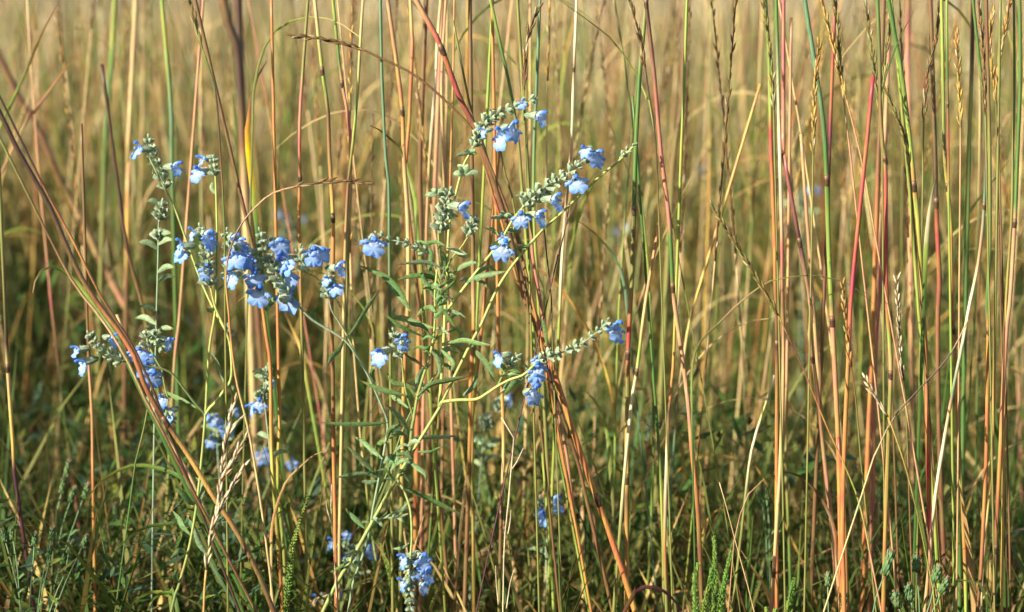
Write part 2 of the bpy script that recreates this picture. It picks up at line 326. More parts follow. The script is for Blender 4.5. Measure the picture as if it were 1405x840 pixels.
def to_ground(P, y):                                    # P: pixel polyline top..bottom -> 3D path from ground up
    pts = [at(p[0], p[1], y + (p[2] if len(p) > 2 else 0)) for p in P]
    d = pts[-1] - pts[-2]; d /= np.linalg.norm(d); z = pts[-1][2]
    if z > 0.03:
        sx = d[0] / max(0.25, -d[2]); sx = max(-0.55, min(0.55, sx))
        pts.append(pts[-1] + np.array([sx * z * 0.45, random.uniform(-0.01, 0.01), -z * 0.5])); pts.append(pts[-2] + np.array([sx * z * 0.75, random.uniform(-0.02, 0.02), -z - 0.015]))
    else: pts[-1][2] = -0.01
    return np.array(pts[::-1])

STALKS = []
def stalk(label, P, w, stops, y=0.0, nodes=(), top=None, up=0.0, tint='gold', leaves=(), group="grass stalks around the sage", name='grass_stalk', cat='grass stalk', head=None, w1=None):
    """P: photo pixels from the top down; stops/nodes by photo row; up: how far the stalk goes on above the first pixel (m)."""
    pts = to_ground(P, y); vis = at(*P[0][:2], y)
    if up:
        d = pts[-1] - pts[-2]; d /= np.linalg.norm(d); pts = np.vstack([pts, pts[-1] + d * up])
    C = spline(pts, max(14, 5 * len(pts)))
    root = empty(name, C[0], label, cat, group)
    # rows -> t along the path
    def row_t(row):
        z = at(702, row, y)[2]; k = int(np.argmin(np.abs(C[:, 2] - z))); return k / (len(C) - 1)
    st = sorted([(row_t(r), c) for r, c in stops]); w *= 1.12; r = w * sc(y) / 2; r1 = (w1 if w1 else w * 0.75) * sc(y) / 2
    if st[0][0] > 0: st = [(0, st[0][1])] + st
    nt_ = [row_t(n) for n in nodes]
    if head:                                            # seed head: (number of pixel rows it takes)
        hz = (int(np.argmin(np.linalg.norm(C - at(*head, y), axis=1))) / (len(C) - 1)) if isinstance(head, tuple) else row_t(head); k = int(hz * (len(C) - 1)); k = min(k, len(C) - 4)
        culm(root, C[:k + 2], r, r1 * 0.8, [(a / max(hz, 1e-3), c) for a, c in st if a <= hz + 0.02] or st, [t / hz for t in nt_ if t < hz])
        mb = MB(); raceme(mb, spline(C[k:], 14), max(r1 * 1.6, 0.0025), tint, 0.0036); mb.build('seed_head', M_SEED, root)
    else: culm(root, C, r, r1, st, nt_)
    for (row, dx, ln, wd, droop, c) in leaves:
        t = row_t(row); i = int(t * (len(C) - 1)); blade(root, C[i], (dx, random.uniform(-0.4, 0.4)), ln, wd, droop, [(0, c), (0.6, c), (1, 'straw')])
    STALKS.append(root); return root

def lerp(a, b, t): return a + (b - a) * t
# ---- stalks traced one by one.  (label, points, width px, colour stops by row, keyword arguments)
Q = stalk
# the big leaning ones
Q("thick red-brown grass stalk leaning right behind the central sage, crossing from top to bottom", [(571,0),(602,57),(632,137),(655,180),(669,225),(683,266),(697,315),(721,400),(735,434),(751,476),(759,505),(777,562),(798,625),(821,690),(840,742),(872,840)], 8.5,
  [(0,'pink'),(60,'red'),(180,'brown'),(400,'brown'),(480,'orange'),(690,'orange'),(840,'orange')], y=0.05, nodes=(60,690), up=0.25)
Q("dark brown sheathed grass stalk wrapped against the thick red-brown leaning stalk", [(628,60),(646,150),(668,238),(690,310),(713,395),(728,430),(745,480),(752,510),(770,565),(790,625),(806,690)], 7,
  [(60,'olive'),(200,'brown'),(320,'orange'),(500,'dark'),(690,'brown')], y=0.058, up=0.02, w1=3)
Q("thin stalk with drooping dark seed head pointing left towards the top of the picture", [(401,50),(435,52),(475,61),(500,69),(525,81),(557,96),(585,115),(620,147),(650,180),(672,226),(697,290),(716,350),(732,420),(748,500)], 4.2,
  [(50,'brown'),(180,'brown'),(300,'brown'),(500,'orange')], y=0.03, head=(505,72), tint='brown', w1=4.2)
Q("thick brown grass stalk leaning right across the left sage flowers", [(0,155),(25,207),(65,277),(87,327),(110,378),(137,420),(165,457),(185,490),(200,532),(225,575),(260,627),(295,685),(320,722),(347,772),(372,830)], 7.5,
  [(155,'dark'),(277,'dark'),(380,'brown'),(490,'orange'),(580,'dark'),(630,'gold'),(772,'brown')], y=-0.07, nodes=(573,), up=0.2)
Q("straw coloured grass stalk lying alongside the thick brown leaning stalk on the left", [(10,210),(40,270),(70,330),(102,390),(130,425),(156,462),(180,505),(205,560),(240,625)], 4.2,
  [(210,'olive'),(330,'brown'),(460,'straw'),(625,'brown')], y=-0.065, up=0.1)
Q("thin dark sheath strip running above the thick brown leaning stalk on the left", [(40,215),(66,268),(100,330),(135,400),(160,440),(184,478),(203,520),(222,566)], 4,
  [(215,'dark'),(330,'orange'),(440,'brown'),(566,'dark')], y=-0.06, up=0.1)
Q("blurred pinkish brown stalk leaning right above the thick brown one at the left", [(0,78),(30,142),(57,185),(82,247),(110,297),(132,345),(150,380),(170,417),(196,470)], 10,
  [(78,'brown'),(250,'brown'),(380,'pink')], y=0.75, up=0.2)
Q("lower part of a tan stalk slanting under the left sage cluster", [(205,545),(222,588),(245,625),(268,668),(290,720),(312,772),(335,820)], 5, [(545,'pink'),(650,'straw'),(772,'olive')], y=0.12, up=0.08)
# right side
Q("bright red grass stalk, cleanly cut at its top, right of the picture", [(1198,104),(1188,210),(1176,324),(1167,420),(1164,493),(1158,630),(1156,740),(1158,817)], 6.6,
  [(104,'red'),(420,'red'),(500,'orange'),(640,'orange'),(817,'orange')], y=-0.02, nodes=(493,))
Q("broad orange sheath wrapping the foot of the bright red stalk", [(1150,600),(1155,660),(1159,720),(1161,790),(1163,840)], 13, [(600,'red'),(700,'orange'),(840,'brown')], y=0.02, w1=4)
Q("dark green stalk turning red below its node, just right of the cut red stalk", [(1204,0),(1207,80),(1208,152),(1212,210),(1215,229),(1215.5,362),(1217,420),(1220.6,470),(1222,516),(1218,630),(1214,756),(1212,840)], 6,
  [(0,'green'),(150,'brown'),(225,'olive'),(235,'red'),(420,'red'),(470,'lime'),(510,'olive'),(520,'pink'),(840,'orange')], y=0.0, nodes=(229,516), up=0.2, leaves=((150,0.6,0.11,0.004,0.1,'green'),))
Q("stout orange stalk with thick green sheath above its dark node", [(1227,45),(1239,114),(1250,210),(1255,262),(1260,311),(1266,420),(1270,478),(1271,521),(1274,640),(1276,760),(1279,840)], 7.5,
  [(45,'green'),(200,'lime'),(255,'lime'),(266,'orange'),(520,'orange'),(640,'red'),(840,'brown')], y=0.03, nodes=(262,), up=0.1)
Q("pale pink and green stalk slanting down to the left near the right edge", [(1343,76),(1351,152),(1352,210),(1351,276),(1343,357),(1330,420),(1320,475),(1308,534),(1291,630),(1282,693),(1276,761)], 5,
  [(76,'green'),(150,'green'),(210,'purple'),(280,'bluegreen'),(357,'pink'),(420,'cream'),(530,'bluegreen'),(560,'pink'),(640,'cream'),(760,'pink')], y=0.0, up=0.12, nodes=(278,))
Q("dark olive stalk turning orange at a node low on the right", [(1356,120),(1358,210),(1358,330),(1354.5,420),(1356,454),(1353,630),(1346,782),(1341,840)], 5.6,
  [(120,'brown'),(210,'olive'),(430,'green'),(458,'orange'),(640,'orange'),(840,'brown')], y=0.02, nodes=(454,), up=0.2)
Q("yellow twin stalk close beside the orange stalk with low node", [(1366,400),(1364,520),(1361,630),(1354,710),(1348,782),(1346,835)], 4.6, [(400,'olive'),(630,'gold'),(780,'straw')], y=0.035, up=0.25)
Q("green stalk with pink lower half nearest the right edge", [(1399,0),(1400,106),(1396,210),(1393,295),(1386,412),(1383,430),(1377,521),(1372,630),(1366,749),(1363,840)], 5.8,
  [(0,'green'),(280,'green'),(300,'pink'),(420,'pink'),(640,'orange'),(740,'brown'),(840,'brown')], y=0.0, nodes=(295,749), up=0.2)
Q("slim green stalk twinned with the edge stalk at the top right corner", [(1391,0),(1392,106),(1390,200),(1388,300),(1380,420),(1378,560),(1376,700)], 4, [(0,'green'),(300,'olive'),(560,'gold')], y=0.04, up=0.2)
Q("thick green stalk with brown node turning salmon below, right of centre", [(1118,88),(1126,139),(1133,210),(1137,336),(1141,420),(1141.5,430),(1145,496),(1150,597),(1151,630),(1153,720)], 7.2,
  [(88,'bluegreen'),(210,'green'),(400,'lime'),(428,'olive'),(436,'pink'),(630,'orange')], y=0.03, nodes=(238,430), up=0.25)
Q("purple-red stalk bent slightly at a node between green stalks", [(1075,190),(1075,210),(1097,331),(1113,420),(1111,458),(1121,534),(1131,630),(1140,706)], 6.2,
  [(190,'rose'),(330,'purple'),(420,'pink'),(534,'brown'),(706,'pink')], y=0.1, nodes=(335,500), up=0.3)
Q("orange-red stalk right of the picture centre with green upper sheath", [(1050,0),(1055,76),(1057,140),(1058,210),(1062,300),(1064,400),(1066,458),(1066,630)], 6, [(0,'green'),(130,'lime'),(180,'red'),(330,'orange'),(460,'dark'),(470,'brown'),(630,'orange')], y=0.06, nodes=(458,), up=0.2)
Q("pinkish stalk with pale green top beside the purple-red bent stalk", [(1066,40),(1068,130),(1070,210),(1073,336),(1074,420),(1075,496),(1071,630),(1067,700),(1062,782),(1058,840)], 5.4, [(40,'green'),(210,'cream'),(330,'rose'),(420,'brown'),(496,'pink'),(700,'straw'),(782,'pink')], y=0.02, nodes=(785,), up=0.25)
Q("golden olive stalk with a ring node above the right middle", [(1293,60),(1296,210),(1303,286),(1305,350),(1306,420),(1308,445),(1313,534),(1317,640),(1323,744),(1325,807)], 5.5, [(60,'lime'),(210,'olive'),(300,'gold'),(440,'olive'),(450,'red'),(540,'orange'),(650,'olive'),(744,'orange'),(800,'lime')], y=0.05, nodes=(266,445), up=0.25)
Q("short-looking red-brown stalk rising to a dark node at the right", [(1280,110),(1283,210),(1285,293),(1289,387),(1287,420),(1287,521),(1290,640),(1295,760)], 7, [(110,'brown'),(280,'dark'),(300,'red'),(521,'brown'),(760,'brown')], y=0.16, nodes=(293,), up=0.2)
Q("dark orange stalk behind the red stalks, slightly blurred", [(1206,200),(1202,319),(1199,412),(1195,520),(1190,640)], 7, [(200,'brown'),(319,'orange'),(640,'orange')], y=0.2, up=0.3)
Q("rose pink stalk touching the dark orange blurred one", [(1212,250),(1208,349),(1206,420),(1202,458),(1200,521),(1199,600)], 6.5, [(250,'pink'),(349,'rose'),(600,'rose')], y=0.23, up=0.3)
Q("pink-brown stalk leaning right low beside the orange sheath", [(1126,560),(1131,630),(1135,670),(1140,706),(1146,780)], 5.6, [(560,'pink'),(780,'pink')], y=0.14, up=0.25)
Q("thin salmon stalk low between pale stems, right of centre", [(1080,480),(1079,560),(1078,630),(1081,700),(1084,780)], 4.8, [(480,'pink'),(700,'olive'),(780,'green')], y=0.15, up=0.3)
Q("long thin stalk with ragged seed head slanting right across the middle right", [(975,280),(1002,322),(1025,360),(1050,400),(1073,444),(1100,501),(1133,582),(1155,630),(1179,691),(1199,787)], 3,
  [(280,'gold'),(440,'gold'),(500,'purple'),(600,'orange'),(690,'lime'),(787,'pink')], y=-0.05, head=425, tint='olive', nodes=(693,))
Q("thin dark grey stalk slanting the other way, crossing the orange noded stalk", [(1328,439),(1303,488),(1265,530),(1227,572),(1212,600),(1199,630),(1186,668)], 2.6, [(439,'straw'),(488,'dark'),(572,'dark'),(630,'straw')], y=-0.05)
Q("dry yellow forked stalk tip crossing the grey slanting stem, right side", [(1187,517),(1200,543),(1217,569),(1239,630),(1250,670),(1260,711),(1279,804),(1283,840)], 2.4, [(517,'cream'),(569,'gold'),(711,'olive'),(804,'lime')], y=-0.06, head=560, tint='cream')
Q("slim stalk with long beaded seed head right of the orange noded stalk", [(1231,380),(1232,420),(1237,496),(1242,541),(1246,640),(1250,760)], 3, [(380,'gold'),(541,'olive'),(760,'brown')], y=0.0, head=520, tint='cream')
Q("seed head on thin stem standing against the bright red stalk", [(1156,387),(1159,420),(1165,483),(1174,546),(1181,630),(1190,720)], 3, [(387,'gold'),(546,'brown'),(720,'olive')], y=-0.04, head=500, tint='gold')
for lab, p, top_ in [
  ("brown gold seed head leaning right at the top, left member of the right-hand heads", [(1124,-20),(1128,0),(1147,78),(1161,134),(1180,210),(1195,290)], 120),
  ("second slanting seed head touching the salmon stalk at the top right", [(1142,-25),(1150,40),(1153,90),(1160,160),(1172,260)], 95),
  ("yellow-green seed head pressed along the dark green stalk top", [(1186,-10),(1189,10),(1195,61),(1207,152),(1210,220)], 140),
  ("dark seed head leaning left from the dark green stalk top", [(1226,-20),(1222,20),(1214,93),(1210,160),(1211,260)], 110),
  ("yellowish seed head slanting below the dark one, pointing up left", [(1214,119),(1222,140),(1232,162),(1245,202),(1252,280)], 196),
  ("heavy orange-brown seed head bending left beneath the top right edge", [(1290,-20),(1289,5),(1285,50),(1272,101),(1267,177),(1266,260)], 165),
  ("tan blurred seed head standing upright right of the heavy brown one", [(1313,45),(1314,80),(1317,131),(1318,200),(1317,300)], 140),
  ("knobbly seed head pair tip near the right edge, upper", [(1363,15),(1359,50),(1357,76),(1366,126),(1368,210)], 120),
  ("dark seed head slanting left at the right edge", [(1387,-10),(1381,30),(1372,76),(1369,140),(1372,260)], 95),
  ("pale bristly seed head beside the knobbly pair", [(1344,5),(1348,60),(1351,120),(1353,200)], 130),
  ("small blurred seed head left of the salmon stalk at the top", [(1124,60),(1120,95),(1117,150),(1115,260)], 120),
  ("thin olive seed head left of the pink stalk top", [(1046,-10),(1053,40),(1060,110),(1063,210)], 90)]:
    Q(lab, p, 3, [(p[0][1] + 5, 'gold'), (top_, 'olive'), (top_ + 60, random.choice(['brown', 'pink', 'olive']))], y=random.uniform(-0.03, 0.12), head=top_, tint=random.choice(['gold', 'brown', 'olive']), w1=3)
Q("slender pure green stem rising straight at the top right", [(1299,0),(1300,114),(1301,177),(1302,300),(1304,420)], 3.6, [(0,'lime'),(100,'green'),(150,'brown'),(177,'red'),(300,'lime')], y=0.02, nodes=(125,), up=0.2)
Q("dark brown top stalk with green foot, upper right", [(1335,0),(1333,101),(1330,177),(1328,280),(1325,400)], 6.5, [(0,'dark'),(70,'dark'),(130,'olive'),(400,'green')], y=0.22, up=0.25)
Q("salmon stalk with dark cap node at the very top right", [(1146,2),(1142,101),(1138,210),(1134,330),(1130,420)], 5.6, [(2,'dark'),(10,'rose'),(110,'red'),(210,'purple'),(420,'brown')], y=0.12, nodes=(5,), up=0.2)
Q("blurred pink-tan band of a stalk at the top right", [(1247,0),(1245,70),(1247,150),(1249,300)], 8, [(0,'brown'),(60,'rose'),(300,'pink')], y=0.45, up=0.3)
Q("olive stalk with pale seam left of the heavy seed head", [(1232,90),(1236,130),(1241,190),(1246,240),(1253,330)], 5, [(90,'lime'),(190,'olive'),(330,'lime')], y=0.07, up=0.15)
# centre right
Q("coral pink stalk with dark top node turning green then brown downwards", [(887,8),(897,95),(907,210),(916,280),(920,330),(923,389),(926,420),(937,495),(945,560),(950,625),(957,692),(961,772),(963,840)], 6.4,
  [(8,'dark'),(16,'rose'),(210,'rose'),(300,'rose'),(318,'green'),(382,'green'),(395,'brown'),(420,'pink'),(560,'pink'),(640,'orange'),(772,'brown')], y=0.02, nodes=(10,389), up=0.2)
Q("thick green stalk ending in a dark node halfway up, right of centre", [(882,55),(878,100),(875,150),(872,210),(870,289),(867,385),(865,420),(862,475),(861,545),(860,650),(860,780)], 6.8,
  [(55,'olive'),(110,'green'),(280,'green'),(292,'brown'),(385,'olive'),(470,'red'),(545,'olive'),(650,'dark'),(660,'gold'),(780,'gold')], y=0.06, nodes=(289,475,652), up=0.2)
Q("tan stalk slanting left beside the green noded stalk", [(905,302),(897,350),(885,420),(875,502),(867,550),(858,640),(850,740)], 5.2, [(302,'orange'),(420,'straw'),(490,'lime'),(550,'cream'),(740,'olive')], y=0.05, nodes=(520,), w1=4.6)
Q("long blurred brown stalk in the upper middle right", [(942,0),(939,60),(935,150),(925,207),(920,290),(915,380)], 8, [(0,'brown'),(150,'brown'),(380,'olive')], y=0.5, up=0.3)
Q("pale whitish pink stalk lit brightly near its top, centre", [(791,10),(787,112),(784,200),(776,290),(771,360),(768,430)], 4.6, [(10,'cream'),(40,'cream'),(90,'brown'),(120,'cream'),(250,'pink'),(360,'cream'),(430,'lime')], y=0.12, nodes=(85,), up=0.2)
Q("dark thin stalk with sparse seed head beside the coral pink stalk", [(860,-10),(864,0),(872,30),(880,60),(890,125),(900,195),(904,300)], 2.8, [(0,'brown'),(60,'dark'),(195,'dark'),(300,'olive')], y=0.0, head=40, tint='brown')
Q("golden orange stalk standing straight low at centre right", [(927,420),(924,500),(917,575),(915,630),(912,742),(914,805),(915,840)], 4.8, [(420,'lime'),(520,'orange'),(575,'dark'),(590,'pink'),(630,'cream'),(742,'orange'),(805,'olive')], y=0.04, up=0.3)
Q("lime green stalk half hidden by the golden orange low one", [(903,600),(906,640),(908,690),(910,760),(911,835)], 4.4, [(600,'green'),(690,'lime'),(835,'olive')], y=0.07, up=0.3)
Q("coral stalk passing behind the leaning red-brown one, centre", [(728,300),(731,350),(739,400),(748,452),(754,500),(761,547),(777,620),(786,695),(796,767),(810,840)], 5.6, [(300,'olive'),(350,'rose'),(460,'rose'),(620,'pink'),(760,'rose'),(775,'dark'),(840,'pink')], y=0.07, nodes=(767,), up=0.25)
Q("green sheath hugging the coral stalk low in the centre", [(748,480),(754,540),(762,600),(772,650),(783,710),(793,760)], 4.6, [(480,'lime'),(600,'green'),(760,'lime')], y=0.066, w1=3)
Q("dark purple forked twig, left prong, behind the leaning stalk", [(745,290),(747,315),(752,370),(756,395),(757,440),(760,520)], 2.4, [(290,'brown'),(315,'dark'),(400,'purple'),(520,'olive')], y=0.03)
Q("dark purple forked twig, right prong, under the sage tip", [(782,277),(777,305),(770,340),(762,368),(757,388)], 2.2, [(277,'dark'),(388,'purple')], y=0.03)
Q("dark bristly seed head at the top centre, leaning right", [(738,10),(729,35),(722,60),(720,95),(719,150),(722,240)], 3.4, [(10,'brown'),(95,'dark'),(240,'olive')], y=0.02, head=112, tint='brown')
Q("green stalk with dark edge at the top, centre right of the seed head", [(672,-5),(682,40),(692,85),(702,130),(712,200),(717,270),(722,330)], 5, [(0,'lime'),(85,'green'),(200,'olive'),(330,'lime')], y=0.09, up=0.15)
Q("olive stalk rising behind the central arching flower spike", [(735,150),(733,200),(732,260),(734,330),(738,400),(742,470)], 5, [(150,'bluegreen'),(330,'lime'),(470,'olive')], y=0.12, up=0.35)
Q("speckled brown stalk dropping from the central flower spike", [(686,205),(692,235),(703,270),(708,300),(716,350),(724,420)], 3.6, [(205,'brown'),(300,'olive'),(420,'brown')], y=0.03, head=None)
# centre left
Q("smooth blue-green stalk in the upper middle, left of the orange ones", [(522,0),(524,100),(529,210),(534,260),(534,317),(535,420),(536,520)], 4.8, [(0,'bluegreen'),(317,'bluegreen'),(520,'olive')], y=0.05, up=0.25)
Q("orange-tan stalk right of the blue-green one at the top", [(532,0),(545,90),(552,150),(554,207),(555,230),(560,310),(560,417),(556,490),(553,580),(551,700)], 6.4, [(0,'pink'),(150,'orange'),(310,'straw'),(490,'orange'),(600,'gold'),(700,'olive')], y=0.1, up=0.25, nodes=(150,))
Q("green stalk turning pink under its node, upper left of centre", [(457,0),(463,60),(468,105),(474,140),(480,175),(481,260),(478,340)], 5, [(0,'lime'),(95,'green'),(112,'pink'),(180,'rose'),(340,'olive')], y=0.14, nodes=(108,), up=0.2)
Q("pale tan stalk bending left in the upper middle", [(497,20),(495,50),(491,120),(485,190),(478,250),(474,330),(472,420)], 4.6, [(20,'straw'),(190,'lime'),(250,'brown'),(420,'straw')], y=0.1, up=0.25)
Q("golden stalk below a lime sheath, left of centre", [(432,0),(442,95),(450,150),(452,210),(457,297),(457,360),(455,432),(457,520),(458,620),(460,720)], 6, [(0,'straw'),(95,'lime'),(150,'brown'),(297,'gold'),(360,'orange'),(520,'brown'),(620,'orange')], y=0.08, up=0.25, nodes=(95,297))
Q("pinkish stalk left of the golden sheathed one", [(417,80),(412,150),(411,207),(412,250),(410,297),(412,360),(414,450)], 5, [(80,'olive'),(150,'rose'),(297,'orange'),(450,'olive')], y=0.11, up=0.3, nodes=(250,))
Q("orange stalk tapering up beside the blue flower cluster on the left", [(345,330),(352,360),(360,420),(367,470),(371,500),(372,570),(373,627),(378,700),(384,780)], 5.6, [(330,'brown'),(420,'orange'),(500,'orange'),(627,'gold'),(700,'lime'),(780,'orange')], y=0.09, up=0.3)
Q("golden stalk with green side below the left flowers", [(383,530),(384,580),(381,640),(384,700),(390,760),(392,830)], 5, [(530,'orange'),(580,'gold'),(700,'lime'),(830,'olive')], y=0.13, up=0.35)
Q("orange-brown stalk straight behind the centre of the sage", [(649,340),(650,420),(650,457),(647,500),(646,537),(645,610),(642,700)], 6.6, [(340,'brown'),(420,'pink'),(457,'orange'),(537,'orange'),(700,'brown')], y=0.12, up=0.4)
Q("golden straight stalk right of the main sage stem", [(683,400),(684,450),(687,502),(690,560),(691,625),(688,700),(685,837)], 5.2, [(400,'orange'),(560,'gold'),(625,'straw'),(700,'brown'),(837,'olive')], y=0.1, up=0.4, nodes=(700,))
Q("yellow-green stalk low right of the main sage stem", [(652,480),(648,560),(648,620),(648,680),(650,760),(650,840)], 5, [(480,'lime'),(600,'gold'),(680,'olive'),(840,'gold')], y=0.12, up=0.35)
Q("tan stalk leaning left out of the yellow-green one", [(646,600),(642,640),(636,690),(630,750),(626,800)], 4.6, [(600,'orange'),(690,'straw'),(800,'brown')], y=0.13, up=0.3)
Q("stout tan-orange stalk at the top between blue-green and rust stalks", [(563,0),(566,60),(564,110),(561,180),(556,240),(565,330),(575,420)], 5.4, [(0,'straw'),(110,'orange'),(240,'orange'),(420,'brown')], y=0.16, up=0.25)
Q("pale tan stalk rising towards the top, centre", [(605,0),(600,60),(597,125),(590,210),(586,300),(584,400)], 5, [(0,'straw'),(125,'cream'),(210,'pink'),(400,'pink')], y=0.2, up=0.3)
Q("brown shaded stalk behind the sage top, centre", [(579,150),(576,230),(578,320),(576,420),(574,520)], 7.5, [(150,'brown'),(320,'brown'),(520,'orange')], y=0.28, up=0.35)
Q("rusty stalk behind the upright sage branch", [(600,180),(597,260),(595,350),(592,450),(590,540)], 7.5, [(180,'pink'),(350,'brown'),(540,'brown')], y=0.3, up=0.35)
Q("pink slim stalk left of the thick leaning stalk at the top", [(612,0),(607,80),(606,150),(609,230),(612,320)], 4.5, [(0,'pink'),(150,'straw'),(320,'pink')], y=0.2, up=0.3)
Q("thin curved stem with a horizontal brown seed head left of centre", [(505,251),(475,249),(450,249),(412,255),(375,265),(350,285),(328.6,312),(315,345),(311,366),(310,391),(314,430),(316,458),(321,500),(326,530),(342,596),(357,685),(368,766),(376,840)], 4.2,
  [(249,'brown'),(285,'pink'),(340,'dark'),(395,'gold'),(458,'orange'),(600,'straw'),(840,'straw')], y=-0.05, w1=3.0, head=(405,256), tint='brown')
Q("dark brown double seed head stalk at the top left, blurred", [(305,-10),(312,30),(325,62),(330,120),(334,200),(338,300)], 6, [(0,'brown'),(62,'dark'),(120,'dark'),(200,'brown'),(300,'straw')], y=0.55, up=0.2, w1=15)
Q("second dark brown blurred stalk against the top left double head", [(327,0),(329,60),(332,125),(336,200),(344,300)], 5, [(0,'dark'),(125,'dark'),(300,'brown')], y=0.58, up=0.2, w1=12)
Q("thin stalk with olive seed head passing left flowers at the top", [(258,-10),(262,10),(271,45),(277,65),(295,120),(299,160),(302,203),(306,267),(308.6,338),(309,420)], 3.6, [(0,'olive'),(65,'lime'),(120,'green'),(160,'dark'),(267,'brown'),(300,'green'),(420,'olive')], y=-0.03, head=75, tint='olive')
Q("pale blue-green blurred stem in the upper left", [(227,55),(231,100),(235,150),(236,210),(238,300)], 6.5, [(55,'lime'),(150,'bluegreen'),(300,'green')], y=0.4, up=0.1)
Q("dark olive blurred stalk in the upper left", [(155,50),(153,90),(150,125),(144,210),(141,300)], 7, [(50,'lime'),(125,'green'),(210,'green'),(300,'olive')], y=0.7, up=0.3)
Q("tan blurred stalk left of the highest left flower", [(177,190),(176,210),(175,322),(173,420)], 7, [(190,'straw'),(322,'gold'),(420,'brown')], y=0.6, up=0.4)
Q("golden tan stalk along the left edge with purple-leaved foot", [(3,330),(7,420),(10,495),(19,627),(20,655),(30,720)], 5.6, [(330,'olive'),(480,'dark'),(495,'straw'),(627,'gold'),(660,'purple'),(720,'purple')], y=0.1, up=0.3, nodes=(490,))
Q("pinkish thin stalk below the lowest-left flower cluster", [(121,470),(122,502),(126,560),(127,605),(128,680)], 4.6, [(470,'brown'),(502,'pink'),(680,'orange')], y=0.16, up=0.2)
Q("pink thin stalk left of the left sage stem", [(249,400),(246,440),(240,490),(236,560)], 4.6, [(400,'pink'),(490,'pink'),(560,'olive')], y=0.25, up=0.3)
Q("brown dark stalk slanting behind the left clusters", [(168,300),(172,330),(183,375),(195,417),(205,470)], 5.5, [(300,'dark'),(400,'brown'),(470,'olive')], y=0.3, up=0.15)
Q("thin olive stalk low left, under the hanging blue flower", [(205,547),(200,575),(195,600),(187,630),(180,680)], 2.8, [(547,'olive'),(680,'green')], y=0.05, up=0.02)
Q("light dry bright stalk piece leaning right in the lower right middle", [(1062,515),(1054,545),(1040,586),(1030,625),(1022,690)], 4.4, [(515,'cream'),(560,'lime'),(590,'cream'),(690,'olive')], y=0.08, up=0.0)
Q("stalk leaning left with a lime joint, right of the coral stalk", [(958,400),(946,440),(940,480),(930,540),(924,620)], 4.6, [(400,'gold'),(480,'straw'),(620,'bluegreen')], y=0.2, up=0.2)

# dry bristly seed head, lit gold, front left
def golden_head():
    Pm = [(279.5,840),(281,803),(287,751),(293,725),(300,690),(304,652),(309,615),(316.4,570),(324,547)]
    pts = to_ground([(p[0], p[1]) for p in Pm[::-1]], -0.09); root = empty("seeding_grass", pts[0], "pale golden dry seed head with forked spikes standing in front at lower left", "grass stalk", "grass stalks around the sage")
    C = spline(pts, 60); z0 = at(0, 790, -0.09)[2]; k = int(np.argmin(np.abs(C[:, 2] - z0)))
    culm(root, C[:k + 1], 0.0011, 0.0009, [(0, 'straw'), (1, 'gold')])
    mb = MB(); raceme(mb, C[k:], 0.0026, 'cream', 0.0036); mb.build("seed_head", M_SEED, root)
    for br in ([(290,728),(298,707),(312.7,677),(325,656),(336.7,638)], [(303,660),(314.6,641),(327,617),(338.6,598)], [(311,603),(317,590),(329,576)]):
        mb = MB(); raceme(mb, spline([at(*p, -0.095) for p in br], 16), 0.0024, 'cream', 0.0036); mb.build("seed_head", M_SEED, root)
    STALKS.append(root)
golden_head()
def twig(label, main, branches, y, w, col, cat='dry stem'):
    pts = to_ground(main[::-1], y); C = spline(pts, 30); root = empty("dry_stem", C[0], label, cat)
    mb = MB(); tube(mb, C, np.linspace(w, w * 0.5, 30) * sc(y) / 2, PL[col], 5); mb.build("stem", M_STALK, root)
    for b in branches:
        Cb = spline([at(*p, y) for p in b], 10); mb = MB(); tube(mb, Cb, np.linspace(w * 0.6, w * 0.3, 10) * sc(y) / 2, PL[col], 4); mb.build("side_branch", M_STALK, root)
twig("bare whitish forked dry stem right of the hanging flower spike", [(690,840),(692,747),(697,693),(702,637),(705,600),(697,588),(688,573)], [[(703,643),(710,632),(718,615)],[(697,733),(700,715),(701,700)],[(695,835),(700,800),(706,780)],[(684,830),(681,800),(680,776)],[(697,700),(699,680),(700,664)]], -0.07, 2.6, 'cream')
twig("thin whitish bare stem left of the main sage stem foot", [(463,840),(460,790),(457,740),(454,690),(455,665)], [[(455,720),(449,700),(447,686)],[(458,760),(464,745)]], -0.03, 2, 'cream')
twig("fine grey dry stem arching at lower right of centre", [(1005,770),(1007,748),(1010,730),(1015,708),(1022,687),(1033,670),(1049,657)], [], -0.04, 2.6, 'pink')
twig("straight dry pinkish stem crossing the fine grey arch", [(1030,820),(1018,775),(1007,735),(998,700),(987,662)], [], -0.02, 2.6, 'straw')

